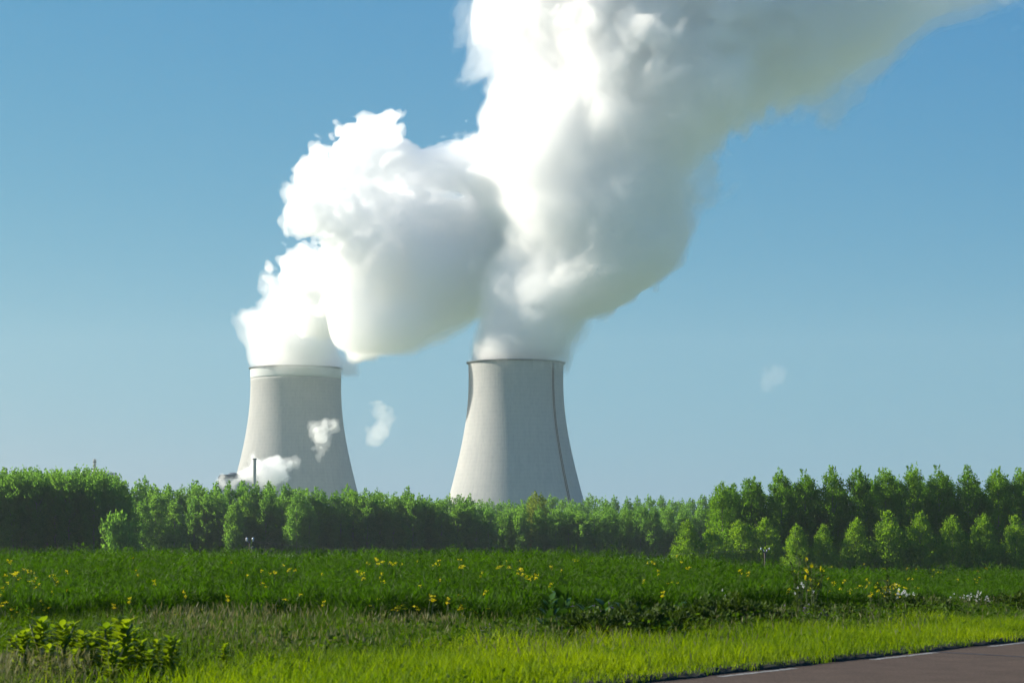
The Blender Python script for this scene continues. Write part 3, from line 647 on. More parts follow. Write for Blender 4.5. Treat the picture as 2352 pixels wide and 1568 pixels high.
# long wood across the middle: a row at the front, two more behind
def topline(x): return np.interp(x, [215, 240, 265, 290, 330, 420, 520, 600, 680, 740, 800, 870, 960, 1030, 1100, 1200, 1300, 1400, 1500, 1600, 1700], [1200, 1165, 1140, 1120, 1113, 1118, 1121, 1119, 1124, 1130, 1124, 1132, 1138, 1148, 1160, 1165, 1172, 1170, 1168, 1172, 1178])
def seg(x):
    for b, s in ((500, 'between the tallest wood and the dark hall'), (830, 'below the banded cooling tower'), (1030, 'in the gap between the two towers'), (1340, 'below the wider cooling tower'), (3000, 'between the wider tower and the plantation')):
        if x < b: return s
x = 228
while x < 1655:
    d = 640 + (x - 228) * .03 + rt_.uniform(-16, 6); y = topline(x) + rt_.uniform(0, 34) + (12 if x < 800 else 4)
    s = seg(x); plant(wood, x, y, d, f'front edge tree of the long wood {s}', f'front edge of the wood {s}', rt_.uniform(.9, 1.12)); x += rt_.uniform(26, 44)
for row in (1, 2):
    x = 236 + row * 12
    while x < 1655:
        d = 645 + row * 9 + rt_.uniform(-3, 3); y = topline(x) + rt_.uniform(-8, 9) + (3 - row * 3)
        s = seg(x); plant(wood, x, y, d, f'inner tree of the long wood {s}', f'inner trees of the wood {s}', rt_.uniform(.85, 1.05)); x += rt_.uniform(28, 42) * row ** .8
plant(gold, 1233, 1136, 662, 'yellow-green rounded tree standing out of the wood before the wider tower', None, 1.0)
plant(small, 240, 1172, 630, 'pale leafy tree at the open corner of the long wood', None, 1.3, 1)
plant(bush, 232, 1225, 622, 'low pale bush at the open foot of the long wood', None, .9, 1)
for row in range(2):
    x = -70
    while x < 300:
        plant(wood, x, 1096 + row * 4 + rt_.uniform(-4, 10) + max(0, x - 205) * .55, 548 + row * 14, 'tree deep inside the tallest wood before the domed building', 'deep trees of the tallest wood', 1.0); x += rt_.uniform(26, 36)
# farther trees whose tops show over the wood
x = 815
while x < 1720:
    d = 1000 + rt_.uniform(-30, 60); y = 1147 + rt_.uniform(-9, 7)
    s = seg(x); plant(wood, x, y, d, f'hazy far treetop over the long wood {s}', f'far trees {s}', 1.1); x += rt_.uniform(20, 30)
def drop_unused(protos):
    for p in protos:
        if p.name not in used:
            for c in list(p.children): bpy.data.objects.remove(c)
            bpy.data.objects.remove(p)
drop_unused(tall + small + wood + stem + gold + bush)
for o in list(sc.objects):
    if 'h' in o.keys(): del o['h']

# ------------------------------------------------------------------ power line posts
def pole(dx, dytop, depth):
    p = pt(dx, dytop, depth); g = float(gz(p[0], depth)); h = p[2] - g
    t = thing('utility_pole', 'thin utility pole with two white insulators and a transformer before the wood', 'utility pole', (p[0], depth, g))
    mb = MB(); mb.tube([[0, 0, -.5], [0, 0, h - .1]], [.17, .12], 10); link('post', mb.mesh('post', M_wood), t)
    u = K / F * depth
    mb = MB(); mb.tube([[-7 * u, 0, h - 1.2 * u], [0, 0, h - 4 * u], [7 * u, 0, h - 1.2 * u]], .07, 6); ca = link('crossarm', mb.mesh('crossarm', M_metal), t)
    for s in (-1, 1):
        mb = MB(); mb.lathe([(0, 0), (.16, .05), (.10, .15), (.2, .22), (.12, .34), (.2, .42), (.07, .55), (0, .6)], 12); link('insulator', mb.mesh('insulator', M_porc, True), ca, (s * 7 * u, 0, h - 1.6 * u))
    mb = MB(); mb.lathe([(0, 0), (.36, 0), (.36, .95), (.12, 1.05), (0, 1.05)], 14); link('transformer', mb.mesh('transformer', M_dark), t, (.5, -.1, h - 29 * u))
    mb = MB(); mb.box((0, 0, 0), (.34, .3, .6)); link('switch_box', mb.mesh('switch_box', M_metal), t, (-.3, -.1, h - 34 * u))
    return p, u
pA, uA = pole(574, 1241, 330)
def ypost(dx, dytop, depth):
    p = pt(dx, dytop, depth); g = float(gz(p[0], depth)); h = p[2] - g; u = K / F * depth
    t = thing('utility_pole', 'dark Y-shaped line post with small insulators before the young poplars', 'utility pole', (p[0], depth, g))
    mb = MB(); mb.tube([[0, 0, -.5], [0, 0, h - 9 * u]], [.15, .12], 10); link('post', mb.mesh('post', M_wood), t)
    mb = MB(); mb.tube([[-8 * u, 0, h], [-3 * u, 0, h - 6 * u], [0, 0, h - 9.4 * u], [3 * u, 0, h - 6 * u], [8 * u, 0, h]], .09, 6); ya = link('fork_arm', mb.mesh('fork_arm', M_dark), t)
    for s in (-9, -3, 4, 10):
        mb = MB(); mb.lathe([(0, 0), (.09, .03), (.06, .1), (.1, .16), (.04, .26), (0, .3)], 10); link('insulator', mb.mesh('insulator', M_porc, True), ya, (s * u, 0, h - (2 if abs(s) > 5 else 7) * u))
    return p, u
pB, uB = ypost(1757, 1260, 290)
for s in (-1, 1):
    mb = MB(); a = pA + [s * 7 * uA, 0, -.05]; b = pB + [s * 8 * uB, 0, 0]
    mb.tube([a + (b - a) * t - np.array([0, 0, 1.6 * 4 * t * (1 - t)]) for t in np.linspace(0, 1, 40)], .007, 4)
    tag(link('power_cable', mb.mesh('power_cable', M_dark)), 'thin sagging cable strung from the pole to the Y-shaped post', 'cable', 'cables between the two line posts')

# ------------------------------------------------------------------ crop, verge and weeds
rng = np.random.default_rng(77)
def front_y(x):
    """depth at which the crop begins on the line of constant x"""
    x = np.asarray(x, float); yq = (8.2 + 15.36 + .849 * (x - 2.70) - 0) / .528
    return np.maximum(yq + .5 * np.sin(x * 1.1) + .3 * np.sin(x * 2.7 + 1), 40.5 + .6 * np.sin(x * .8) - .12 * x)
def crop_h(x, y): return (.60 + .40 * sstep(-.3, 6, y - front_y(x))) * 1.20 + .07 * np.sin(x * .55 + .7) * np.cos(y * .21) + .05 * np.sin(x * 1.7 + y * .6) - .10 * sstep(4, 14, x)
def scatter(n, y0, y1, margin=5, power=1.0):
    y = y0 + (y1 - y0) * rng.uniform(0, 1, n) ** power; x = rng.uniform(-1, 1, n) * (.232 * y + margin); return x, y
CROP_END = 104
# under-canopy: one dark sheet, the shade between the stems put into its colour
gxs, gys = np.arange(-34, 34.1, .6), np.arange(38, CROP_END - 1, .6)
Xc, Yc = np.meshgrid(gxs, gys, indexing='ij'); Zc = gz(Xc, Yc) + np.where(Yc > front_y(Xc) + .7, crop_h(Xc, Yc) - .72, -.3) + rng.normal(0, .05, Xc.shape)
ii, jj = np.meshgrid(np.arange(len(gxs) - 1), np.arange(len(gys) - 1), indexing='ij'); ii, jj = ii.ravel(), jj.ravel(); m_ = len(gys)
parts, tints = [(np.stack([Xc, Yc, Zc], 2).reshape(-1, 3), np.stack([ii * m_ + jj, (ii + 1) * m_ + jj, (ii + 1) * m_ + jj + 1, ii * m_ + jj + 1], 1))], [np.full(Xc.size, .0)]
def addk(P, D, L, W, tint, side=None):
    V, Qd = kites(P, D, L, W, rng, side); parts.append((V, Qd)); tints.append(np.repeat(np.broadcast_to(tint, len(P)), 4))
# plants with spreading tops, every one its own height and lean
npl = 21000
x, y = scatter(npl, 38, CROP_END, 4, 1.5); ok = y > front_y(x); x, y = x[ok], y[ok]; npl = len(x); per = 34
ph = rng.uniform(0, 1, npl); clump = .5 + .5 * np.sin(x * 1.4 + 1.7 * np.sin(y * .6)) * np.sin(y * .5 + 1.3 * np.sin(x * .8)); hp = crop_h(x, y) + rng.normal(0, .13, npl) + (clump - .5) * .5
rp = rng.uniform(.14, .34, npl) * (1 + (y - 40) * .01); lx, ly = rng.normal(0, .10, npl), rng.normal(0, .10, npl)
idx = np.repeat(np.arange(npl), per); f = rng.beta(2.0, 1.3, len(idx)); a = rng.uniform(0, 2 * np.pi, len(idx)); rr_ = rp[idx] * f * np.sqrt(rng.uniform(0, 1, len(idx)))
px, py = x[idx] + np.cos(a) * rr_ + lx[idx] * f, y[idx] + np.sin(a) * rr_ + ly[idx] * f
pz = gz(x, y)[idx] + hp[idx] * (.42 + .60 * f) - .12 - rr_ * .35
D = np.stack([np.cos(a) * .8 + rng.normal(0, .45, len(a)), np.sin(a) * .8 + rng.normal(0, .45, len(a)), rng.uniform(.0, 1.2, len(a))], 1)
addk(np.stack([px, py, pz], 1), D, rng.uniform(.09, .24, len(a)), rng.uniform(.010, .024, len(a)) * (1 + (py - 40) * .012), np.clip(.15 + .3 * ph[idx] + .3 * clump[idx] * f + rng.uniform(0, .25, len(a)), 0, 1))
# bolted stems that stand above the rest
n = 2600; x, y = scatter(n, 40, CROP_END, 3, 1.3); ok = y > front_y(x) + .6; x, y = x[ok], y[ok]; n = len(x); hs_ = crop_h(x, y) + rng.uniform(.05, .30, n)
addk(np.stack([x, y, gz(x, y) + hs_ - .45], 1), np.stack([rng.normal(0, .12, n), rng.normal(0, .12, n), np.ones(n)], 1), .46, .014, rng.uniform(.1, .6, n))
i7 = np.repeat(np.arange(n), 7); zz_ = rng.uniform(-.3, .02, len(i7))
addk(np.stack([x[i7], y[i7], gz(x, y)[i7] + hs_[i7] + zz_], 1), np.stack([rng.normal(0, .8, len(i7)), rng.normal(0, .8, len(i7)), rng.uniform(.2, 1, len(i7))], 1), rng.uniform(.06, .13, len(i7)), .014, rng.uniform(.2, .8, len(i7)))
# the crop's open front face: stems, branches and pods down to the ground
n = 120000
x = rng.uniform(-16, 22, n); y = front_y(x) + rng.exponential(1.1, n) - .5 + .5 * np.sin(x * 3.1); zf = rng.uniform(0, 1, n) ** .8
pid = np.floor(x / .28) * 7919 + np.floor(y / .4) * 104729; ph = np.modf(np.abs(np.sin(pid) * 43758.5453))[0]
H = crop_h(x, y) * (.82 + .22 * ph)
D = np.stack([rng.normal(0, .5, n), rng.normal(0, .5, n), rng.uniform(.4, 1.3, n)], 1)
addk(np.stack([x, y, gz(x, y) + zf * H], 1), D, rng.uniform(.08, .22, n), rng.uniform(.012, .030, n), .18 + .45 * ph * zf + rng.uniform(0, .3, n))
M_crop = leaf_mat('crop_leaf', (.012, .037, .003), (.060, .126, .006), .45, (1.5, 1.7, .3))
V, Fs = merge(parts); tag(link('crop_field_plants', mesh_np('crop', V, Fs, M_crop, np.concatenate(tints))), kind='stuff')

# verge grass
M_grass = leaf_mat('verge_grass', (.070, .135, .003), (.20, .27, .005), .5, (1.8, 1.75, .2))
n = 150000
s = rng.uniform(-26, 34, n); q = .17 + .06 * np.sin(s * 2.3) * np.sin(s * .9 + 1) + rng.uniform(0, 5.3, n) ** 1.0; x = A0[0] + TD[0] * s + ND[0] * q; y = A0[1] + TD[1] * s + ND[1] * q
ok = (np.abs(x) < .232 * y + 2) & (y > 18) & (rng.uniform(0, 1, n) < 1.15 - .12 * q) & (q < 5.2 - .11 * np.clip(s, 0, 30) + .5 * np.sin(s * 1.3)) & (rng.uniform(0, 1, n) < .12 + .88 * sstep(-5.0, -2.6, x + .15 * (y - 28))); x, y, q, s = x[ok], y[ok], q[ok], s[ok]; n = len(x)
patch = .5 + .5 * np.sin(x * 1.3 + np.sin(y * .9)) * np.sin(y * 1.1 + 1.2 * np.sin(x * .7))
L = (.12 + .11 * sstep(.1, 1.6, q) + .10 * sstep(2.5, 5, q)) * rng.uniform(.6, 1.35, n) * (.75 + .5 * patch)
gv, gt, gq = blades(np.stack([x, y, np.where(q < .7, .065 * sstep(.12, .30, q), gz(x, y)) - .01], 1), L, rng.uniform(.007, .014, n), .3, rng, .7)
tag(link('verge_grass', mesh_np('verge_grass', gv, [gt, gq], M_grass, np.repeat(np.clip(.15 + .6 * patch * (.5 + .5 * np.sin(x * .6 + y * .23)) + rng.uniform(-.25, .4, n), 0, 1), 5))), kind='stuff')

# tall weeds and darker grass between verge and crop
M_weed = leaf_mat('weed_leaf', (.020, .050, .005), (.10, .165, .010), .42, (1.6, 1.7, .3))
n = 150000
x, y = scatter(n, 25, 74, 3); q = q_of(x, y); ok = (q > 4.0 - .10 * np.clip(s_of(x, y), 0, 25)) & (y < front_y(x) + .8); x, y, q = x[ok], y[ok], q[ok]; n = len(x)
patch = .5 + .5 * np.sin(x * 1.9 + 2 * np.sin(y * .5)) * np.sin(y * .8 + 1.5 * np.sin(x * .9) + 2)
L = (.20 + .32 * patch) * rng.uniform(.6, 1.3, n) * (.7 + .55 * sstep(4, 8, q))
LOW = lambda x, y: 1 - .72 * (1 - sstep(29, 32.5, y)) * (1 - sstep(-3.6, -2.6, x))
L = L * LOW(x, y)
wv, wt, wq = blades(np.stack([x, y, gz(x, y) - .01], 1), L, rng.uniform(.009, .018, n), .22, rng, .5)
wt_ = np.repeat(np.clip(.2 + .35 * (1 - patch) + rng.uniform(-.2, .35, n), 0, 1), 5)
n = 60000
x, y = scatter(n, 25, 74, 3); q = q_of(x, y); ok = (q > 4.2 - .10 * np.clip(s_of(x, y), 0, 25)) & (y < front_y(x) + .8); x, y, q = x[ok], y[ok], q[ok]; n = len(x)
P = np.stack([x, y, gz(x, y) + rng.uniform(.02, .40, n) * LOW(x, y)], 1)
lv, lq = kites(P, np.stack([rng.normal(0, 1, n), rng.normal(0, 1, n), rng.uniform(-.1, 1, n)], 1), rng.uniform(.05, .13, n), rng.uniform(.02, .06, n), rng)
n = 7000; s_ = rng.uniform(-14, 26, n); q_ = .5 + 4 * rng.uniform(0, 1, n); x, y = A0[0] + TD[0] * s_ + ND[0] * q_, A0[1] + TD[1] * s_ + ND[1] * q_
ok = np.sin(x * 2.3 + 1.7 * np.sin(y * 1.1)) * np.sin(y * 1.9 + x) + rng.normal(0, .25, n) > .45; x, y = x[ok], y[ok]; n2 = len(x)
rv, rq = kites(np.stack([x, y, gz(x, y) + rng.uniform(.02, .16, n2)], 1), np.stack([rng.normal(0, 1, n2), rng.normal(0, 1, n2), rng.uniform(0, .8, n2)], 1), rng.uniform(.05, .12, n2), rng.uniform(.025, .055, n2), rng)
V, Fs = merge([(wv, wt, wq), (lv, lq), (rv, rq)]); tag(link('weed_undergrowth', mesh_np('weeds', V, Fs, M_weed, np.concatenate([wt_, np.repeat(rng.uniform(0, .55, len(lv) // 4), 4), np.repeat(rng.uniform(.2, .9, n2), 4)]))), kind='stuff')

# dry seeding grass
M_dry = leaf_mat('dry_grass', (.075, .10, .032), (.17, .175, .085), .35, (1.2, 1.1, .8))
def dry(n, d0, d1, dxa, dxb, h0, h1):
    u = rng.normal((dxa + dxb) / 2, (dxb - dxa) * .27, n); y = rng.normal((d0 + d1) / 2, (d1 - d0) * .3, n); x = (u - 1176) * K / F * y
    ok = np.sin(x * 2.1 + 1.5 * np.sin(y * 1.3)) + np.sin(x * 4.7 + y * 2.2) + rng.normal(0, .8, n) > .35; ok &= q_of(x, y) > .45; x, y = x[ok], y[ok]; n = len(x)
    L = rng.uniform(h0, h1, n); P = np.stack([x, y, gz(x, y)], 1); v, t, qd = blades(P, L, rng.uniform(.005, .009, n), .16, rng, .35)
    tips = v.reshape(-1, 5, 3)[:, 4]; kv, kq = kites(tips - [0, 0, .05], np.stack([rng.normal(0, .3, n), rng.normal(0, .3, n), np.ones(n)], 1), rng.uniform(.08, .16, n), rng.uniform(.012, .026, n), rng)
    return [(v, t, qd), (kv, kq)], [np.repeat(rng.uniform(0, .8, n), 5), np.repeat(rng.uniform(.5, 1, n), 4)]
pp, tt = [], []
for a in ((1900, 33, 38.5, 330, 780, .35, .68), (700, 24, 26.5, -60, 230, .25, .45), (900, 36, 39, 760, 1250, .3, .5), (1300, 52, 60, 1880, 2420, .35, .6), (600, 40, 46, 1450, 1900, .3, .5), (700, 30, 33, 420, 900, .3, .45), (900, 29, 37, 600, 1900, .22, .42), (700, 36, 50, 1500, 2400, .22, .40)):
    p_, t_ = dry(*a); pp += p_; tt += t_
V, Fs = merge(pp); tag(link('dry_grass', mesh_np('dry_grass', V, Fs, M_dry, np.concatenate(tt))), kind='stuff')

# ------------------------------------------------------------------ single plants
M_bright = leaf_mat('bright_leaf', (.085, .150, .015), (.15, .21, .02), .55, (1.9, 1.8, .35), rough=.4)
M_dock = leaf_mat('dock_leaf', (.018, .050, .014), (.055, .120, .022), .30, (1.5, 1.6, .5), rough=.35)
M_bushleaf = leaf_mat('bush_leaf', (.020, .040, .008), (.060, .100, .014), .3, (1.5, 1.5, .5))
M_stem = solid('plant_stem', (.06, .09, .025), .7, .2, 8)
M_yel = leaf_mat('yellow_petal', (.70, .58, .008), (.84, .74, .015), .35, (1, 1, .5))
M_wht = leaf_mat('white_petal', (.72, .72, .70), (.82, .82, .80), .3, (1, 1, 1))
M_pur = leaf_mat('purple_petal', (.20, .12, .34), (.34, .22, .50), .35, (1, 1, 1))

def big_leaf(P, d, L, W, seg=5, fold=.18, droop=.6):
    """a broad ribbed leaf: two rows of quads either side of a bent midrib"""
    d = np.asarray(d, float); d /= np.linalg.norm(d); hz = np.array([d[0], d[1], 0]); hz /= np.linalg.norm(hz) + 1e-6
    s = np.cross(d, [0, 0, 1.0]); s /= np.linalg.norm(s) + 1e-6
    V = []
    p = np.array(P, float); dd = d.copy()
    for k in range(seg + 1):
        t = k / seg; wv_ = W * .5 * math.sin(math.pi * min(.97, .10 + .86 * t) ** .8)
        up = np.cross(s, dd)
        V += [p - s * wv_ + up * fold * wv_ * (1 + .3 * math.sin(k * 2.3)), p, p + s * wv_ + up * fold * wv_ * (1 + .3 * math.cos(k * 2.1))]
        p = p + dd * L / seg; dd = dd + np.array([0, 0, -droop / seg]) + hz * .05; dd /= np.linalg.norm(dd)
    Qd = [[3 * k + a, 3 * k + a + 1, 3 * k + a + 4, 3 * k + a + 3] for k in range(seg) for a in (0, 1)]
    return np.array(V), np.array(Qd)
def leafy(name, label, cat, mat, h, nl, L, W, seed, up=.8):
    r = np.random.default_rng(seed); t = thing(name, label, cat); mb = MB()
    c = np.array([[0, 0, -.05], [r.normal(0, .02), r.normal(0, .02), h * .5], [r.normal(0, .04), r.normal(0, .04), h * .85]]); mb.tube(c, [.014, .011, .005], 6); link('stem', mb.mesh('stem', M_stem, True), t)
    ps, ti = [], []
    for k in range(nl):
        f = (k + .5) / nl; a = k * 2.4 + r.normal(0, .3); z = h * (.08 + .8 * f)
        v, qd = big_leaf([math.cos(a) * .01, math.sin(a) * .01, z], [math.cos(a), math.sin(a), up * r.uniform(.5, 1.5)], L * r.uniform(.7, 1.2) * (1 - .35 * f), W * r.uniform(.7, 1.2) * (1 - .3 * f)); ps.append((v, qd)); ti.append(np.full(len(v), r.uniform(0, 1)))
    V, Fs = merge(ps); link('foliage', mesh_np('foliage', V, Fs, mat, np.concatenate(ti), True), t); return t
def ground_at(dx, depth):
    x = (dx - 1176) * K / F * depth; return (x, depth, float(gz(x, depth)))
lb = [leafy('leafy_weed', 'w', 'plant', M_bright, .50, 60, .145, .085, 700 + k, 1.0) for k in range(3)]
spots = [(62, 27.4, .86), (100, 28.0, 1.05), (150, 27.6, 1.0), (195, 28.2, .8), (250, 28.0, .95), (290, 27.2, 1.1), (330, 27.4, .7), (395, 27.8, .75), (265, 26.2, .75), (520, 28.6, .55), (350, 26.2, .6), (120, 26.3, .7)]
more_ = [(80, 28.6, .9), (130, 28.7, .95), (172, 28.9, 1.0), (222, 28.6, .85), (275, 28.9, 1.05), (312, 28.4, .95), (365, 28.5, .7), (410, 28.6, .65), (180, 26.8, .6), (40, 28.2, .8)]
names = ['at the outer end of the clump by the dry grass', 'tallest of the clump near its outer end', 'third along the clump from its outer end', 'low one in the clump\'s middle', 'broad one past the middle of the clump', 'tall upright one at the inner end of the clump', 'short one beside the tall upright one', 'last one of the clump, standing alone toward the verge', 'low one in front of the tall upright one', 'small one far out in the bright verge grass', 'smallest one low at the clump\'s inner foot', 'low one in front of the clump\'s tallest']
for i, (dx, d, s) in enumerate(spots):   # the sunlit clump
    put(lb[i % 3], ground_at(dx, d), f'bright sunlit leafy weed, {names[i]}', 'bright leafy weeds by the verge', s * 1.85, s * 1.45)
for dx, d, s in more_: put(lb[rt_.randrange(3)], ground_at(dx, d), 'leafy weed half hidden at the back of the bright sunlit clump', 'leafy weeds behind the bright clump', s * 1.6, s * 1.35)
ld = [leafy('dock_plant', 'd', 'plant', M_dock, .60, 26, .26, .10, 720 + k, 1.3) for k in range(3)]
spots = [(1262, 37.6, 1.05, 'with drooping pale-edged leaves at the end of the dark clump'), (1290, 38.2, 1.15, 'tallest dark one, second in the clump'), (1345, 38.6, .8, 'low one behind the dark bush'), (1385, 38.4, .9, 'upright one over the purple flowers'), (1430, 38.8, .85, 'broad one catching light in the clump\'s middle'), (1470, 39.2, .75, 'last one at the clump\'s inner end'), (1560, 41.5, .7, 'small one set apart beyond the clump'), (1640, 42.5, .7, 'single one among the weeds before the open field edge')]
for i, (dx, d, s, nm) in enumerate(spots): put(ld[i % 3], ground_at(dx, d), f'dark glossy dock plant, {nm}', 'dark dock plants at the crop edge', s * 1.6, s * 1.35)

def bushp(label, mat, R, H, n, seed):
    r = np.random.default_rng(seed); t = thing('low_bush', label, 'bush'); mb = MB()
    for k in range(7):
        a = r.uniform(0, 6.28); mb.tube([[0, 0, -.05], [math.cos(a) * R * .4, math.sin(a) * R * .4, H * .5], [math.cos(a) * R * .7, math.sin(a) * R * .7, H * .85]], [.012, .009, .004], 5)
    link('stem', mb.mesh('stem', M_stem), t)
    v = r.normal(size=(n, 3)); v /= np.linalg.norm(v, axis=1)[:, None]; v[:, 2] = np.abs(v[:, 2]); rad = r.uniform(.45, 1.0, n) ** .5 * (1 + .25 * np.sin(v[:, 0] * 7 + v[:, 2] * 5) * np.sin(v[:, 1] * 6))
    P = v * rad[:, None] * [R, R, H]
    V, Qd = kites(P, v + r.normal(0, .6, (n, 3)) + [0, 0, .3], r.uniform(.05, .11, n), r.uniform(.025, .06, n), r)
    link('foliage', mesh_np('foliage', V, Qd, mat, np.repeat(r.uniform(0, 1, n), 4)), t); return t
bp_ = [bushp('b', M_bushleaf, .55, .52, 2600, 740 + k) for k in range(3)]
spots = [(1345, 36.2, .8, .9, 'at the verge end of the dark thicket'), (1400, 36.6, .95, 1.0, 'under the purple flowers in the dark thicket'), (1460, 37.4, .9, 1.0, 'deepest in the dark thicket'), (1530, 38.8, .8, .8, 'beyond the thicket\'s darkest part'), (1600, 40.0, .9, .95, 'in the second dark patch of the thicket'), (1665, 41.0, 1.0, 1.0, 'tallest of the second dark patch'), (1735, 42.4, .9, .9, 'at the road end of the second dark patch'), (1850, 45.0, .9, .8, 'under the tall yellow-topped weed'), (1940, 47.0, .9, .8, 'just past the tall yellow-topped weed'), (2080, 50.5, .9, .8, 'below the first white flower patch'), (2150, 51.5, .9, 1.0, 'between the two white flower patches'), (2330, 54, 1.0, .95, 'below the photo\'s last white flowers')]
for i, (dx, d, s, hz, nm) in enumerate(spots): put(bp_[i % 3], ground_at(dx, d), f'dark low bush {nm}', 'dark low bushes along the crop edge', s * 1.35, hz * rt_.uniform(.75, 1.35))

def flower(name, cat, mat, h, size, npet, seed, spread=.06, branches=1, stemr=.006):
    r = np.random.default_rng(seed); t = thing(name, 'f', cat); mb = MB(); ps = []
    mb.tube([[0, 0, -.05], [r.normal(0, .02), r.normal(0, .02), h * .6], [0, 0, h]], [stemr, stemr, stemr * .6], 5)
    heads = [(0, 0, h)] + [(r.normal(0, spread * 2), r.normal(0, spread * 2), h - r.uniform(0, spread * 3)) for _ in range(branches - 1)]
    for hx in heads[1:]: mb.tube([[0, 0, h - .3], hx], [stemr * .7, stemr * .5], 4)
    for hx in heads:
        n = npet; v = r.normal(size=(n, 3)); v[:, 2] = np.abs(v[:, 2]) * .7; v /= np.linalg.norm(v, axis=1)[:, None]
        ps.append(kites(np.array(hx) + r.normal(0, size * .5, (n, 3)), v, size * r.uniform(.7, 1.2, n), size * r.uniform(.5, .9, n), r))
    link('stem', mb.mesh('stem', M_stem), t); V, Fs = merge(ps); link('flower_head', mesh_np('flower_head', V, Fs, mat, np.repeat(r.uniform(0, 1, sum(len(p[1]) for p in ps)), 4)), t); t['h'] = h; return t
yf = [flower('rape_flower', 'flower', M_yel, hh, .030, 14, 760 + k, .03, 1 + k % 3) for k, hh in enumerate((1.3, 1.3, 1.25, .95, .9, .6))]
def crop_depth(dx, dy):
    """depth of the crop's visible surface along that line of sight"""
    u = (dx - 1176) * K / F; yy = 45.0
    for _ in range(30): yy = float(front_y(u * yy))
    for d in np.arange(yy - .25, CROP_END, .25):
        p = pt(dx, dy, d)
        if p[2] < gz(p[0], d) + crop_h(p[0], d) + .02: return d
    return CROP_END - 2
seg_f = lambda x: 'before the tall wood' if x < 400 else ('before the banded tower' if x < 850 else ('before the wider tower' if x < 1450 else 'before the plantation'))
given = [(12, 1383), (37, 1392), (41, 1405), (90, 1342), (55, 1307), (30, 1318), (70, 1335), (110, 1395), (130, 1420), (127, 1430), (385, 1405), (420, 1420), (440, 1405), (470, 1395), (603, 1340), (625, 1388), (655, 1376), (690, 1365), (595, 1425), (640, 1400), (740, 1318), (880, 1290), (990, 1368), (1030, 1375), (1055, 1367), (1065, 1397), (1085, 1395), (1115, 1357), (1098, 1403), (1070, 1420), (1080, 1425), (1060, 1412), (1040, 1440), (1120, 1398), (1134, 1440), (1150, 1300), (1195, 1308), (1193, 1288), (1202, 1318), (1215, 1330), (965, 1345), (952, 1392), (910, 1395), (925, 1390), (830, 1320), (850, 1390), (1230, 1320), (1008, 1287), (1055, 1285), (820, 1312), (880, 1335), (1265, 1340), (1555, 1275), (1565, 1290), (1720, 1315), (1700, 1310), (1860, 1350), (1930, 1352), (1955, 1355), (1975, 1345), (2000, 1360), (2015, 1340), (2030, 1352), (1990, 1330), (1985, 1295), (1910, 1300), (2145, 1308), (2200, 1330), (2250, 1325), (2110, 1350)]
rf = random.Random(9)
extra = [(rf.uniform(0, 170), rf.uniform(1300, 1430)) for _ in range(16)] + [(rf.uniform(0, 1500), rf.triangular(1278, 1420, 1285)) for _ in range(52)] + [(rf.uniform(1500, 2340), rf.uniform(1300, 1360)) for _ in range(26)]
for dx, dy in given + extra:
    d = crop_depth(dx, dy) - rf.uniform(.2, .6); p = pt(dx, dy, d); g = float(gz(p[0], d)); h = max(.25, p[2] - g)
    pr = min(rf.sample(yf, 3), key=lambda f: abs(f['h'] - h))
    put(pr, (p[0], d, g), f'small yellow rape flower among green pods {seg_f(dx)}', f'yellow rape flowers {seg_f(dx)}', rf.uniform(.9, 1.5) if (dx, dy) in given else rf.uniform(.6, 1.0), h / pr['h'])
wf = [flower('daisy', 'flower', M_wht, .6, .022, 12, 780 + k, .05, 1 + k) for k in range(3)]
def weed_flower(protos, pts_, label, group, dep, sc_=1.0):
    for dx, dy in pts_:
        d = dep + rf.uniform(-.6, .6); p = pt(dx, dy, d); g = float(gz(p[0], d)); h = max(.15, p[2] - g); pr = rf.choice(protos)
        put(pr, (p[0], d, g), label, group, sc_ * rf.uniform(.7, 1.2), h / pr['h'])
weed_flower(wf, [(rf.gauss(2060, 14), rf.gauss(1354, 8)) for _ in range(16)], 'white daisy in the first white patch beside the yellow flowers', 'white flowers of the patch beside the yellow ones', 52)
weed_flower(wf, [(rf.gauss(2235, 24), rf.gauss(1368, 9)) for _ in range(14)], 'white daisy in the loose patch nearer the road\'s far end', 'white flowers of the loose patch', 54, .9)
weed_flower(wf, [(1660, 1356), (1832, 1350), (1840, 1340), (1868, 1358)], 'lone white daisy in the weeds near the tall yellow-topped weed', 'scattered white flowers', 43, .8)
yw = [flower('yellow_wildflower', 'flower', M_yel, .7, .027, 13, 790 + k, .04, 2 + k) for k in range(2)]
weed_flower(yw, [(rf.gauss(2025, 24), rf.gauss(1353, 9)) for _ in range(14)], 'yellow wildflower beside the first white flower patch', 'yellow wildflowers beside the white patch', 52)
weed_flower(yw, [(rf.gauss(1872, 18), rf.gauss(1314, 14)) for _ in range(6)], 'yellow wildflower crowding round the tall dark weed', 'yellow wildflowers round the tall weed', 45.5)
pf = [flower('purple_flower', 'flower', M_pur, .5, .017, 9, 800 + k, .05, 2 + k) for k in range(2)]
weed_flower(pf, [(rf.gauss(1400, 40), rf.gauss(1400, 9)) for _ in range(10)], 'tiny purple flower over the dark thicket', 'purple flowers over the dark thicket', 37)
weed_flower(pf, [(rf.gauss(1160, 60), rf.gauss(1445, 6)) for _ in range(9)], 'tiny purple flower where the verge grass meets the weeds', 'purple flowers along the verge', 35.5)
weed_flower(pf, [(rf.gauss(1790, 60), rf.gauss(1395, 8)) for _ in range(9)], 'tiny purple flower beyond the thicket', 'purple flowers beyond the thicket', 44)
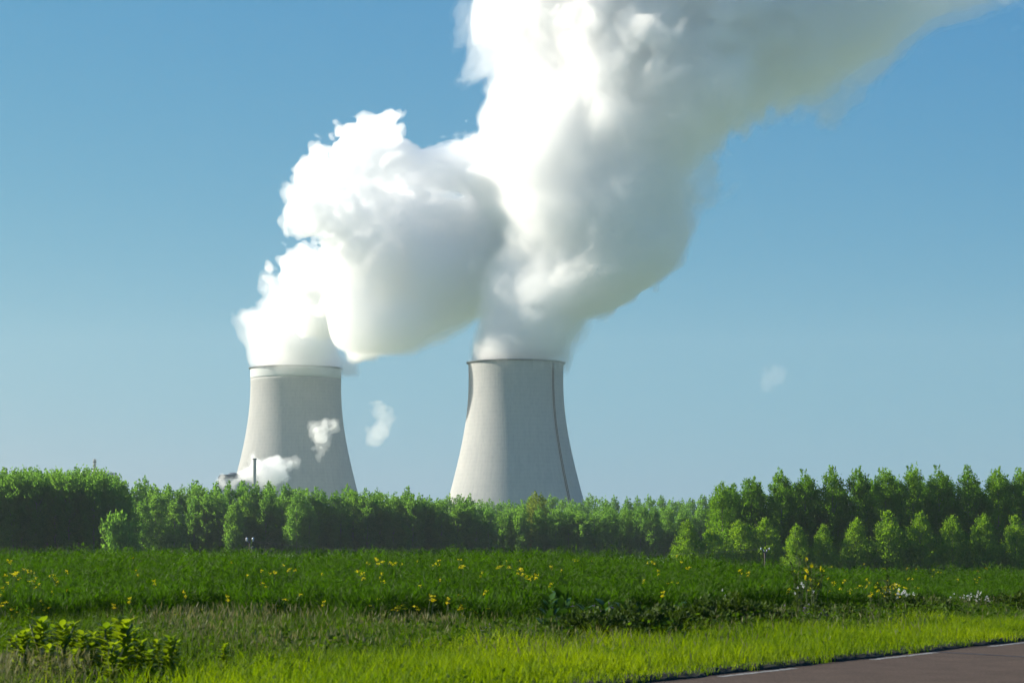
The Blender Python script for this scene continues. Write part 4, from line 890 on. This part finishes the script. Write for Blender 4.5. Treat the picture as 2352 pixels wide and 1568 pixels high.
# the tall dark weeds that stick out above the crop
def tall_weed(dx, dytop, d, label, seed):
    p = pt(dx, dytop, d); g = float(gz(p[0], d)); h = p[2] - g; r = np.random.default_rng(seed)
    t = thing('tall_weed', label, 'plant', (p[0], d, g)); mb = MB(); ps = []
    for k in range(5):
        a = r.uniform(0, 6.28); e = np.array([math.cos(a) * .22, math.sin(a) * .22, h * r.uniform(.75, 1)]) if k else np.array([.02, 0, h])
        mb.tube([[0, 0, -.05], e * [.3, .3, .5], e], [.014, .01, .005], 5)
        n = 46; f = r.uniform(.12, 1.0, n)[:, None]; P = e * [1, 1, 1] * f * np.c_[f * .9 + .1, f * .9 + .1, np.ones(n)] + r.normal(0, .035, (n, 3))
        ps.append(kites(P, np.c_[r.normal(0, .8, n), r.normal(0, .8, n), r.uniform(-.1, 1, n)], r.uniform(.06, .16, n), r.uniform(.02, .05, n), r))
    V, Fs = merge(ps); link('stem', mb.mesh('stem', M_stem), t); link('foliage', mesh_np('foliage', V, Fs, M_bushleaf, np.repeat(r.uniform(0, .9, sum(len(q_[1]) for q_ in ps)), 4)), t)
tall_weed(1833, 1272, 45.2, 'tallest dark weed sticking up over the crop before the young poplars', 1)
tall_weed(1868, 1292, 45.6, 'dark bushy weed with yellow flowers round its top', 2)
tall_weed(1795, 1262, 46.2, 'thin dark stalk leaning up beside the tallest weed', 3) if False else None
tall_weed(2040, 1322, 50.5, 'dark weed rising behind the white flower patch', 4)
for o in list(sc.objects):
    if 'h' in o.keys(): del o['h']

drop_unused(lb + ld + bp_ + yf + wf + yw + pf)
# ------------------------------------------------------------------ haze
hb = MB(); hb.box((0, 3900, 355), (9000, 8000, 730))
m, n_, out = new_mat('haze'); v = n_.nodes.new('ShaderNodeVolumePrincipled')
v.inputs['Density'].default_value = .00007; v.inputs['Color'].default_value = (.60, .70, .755, 1); v.inputs['Anisotropy'].default_value = .2
n_.links.new(v.outputs[0], out.inputs['Volume'])
tag(link('haze', hb.mesh('haze', m)), kind='stuff')
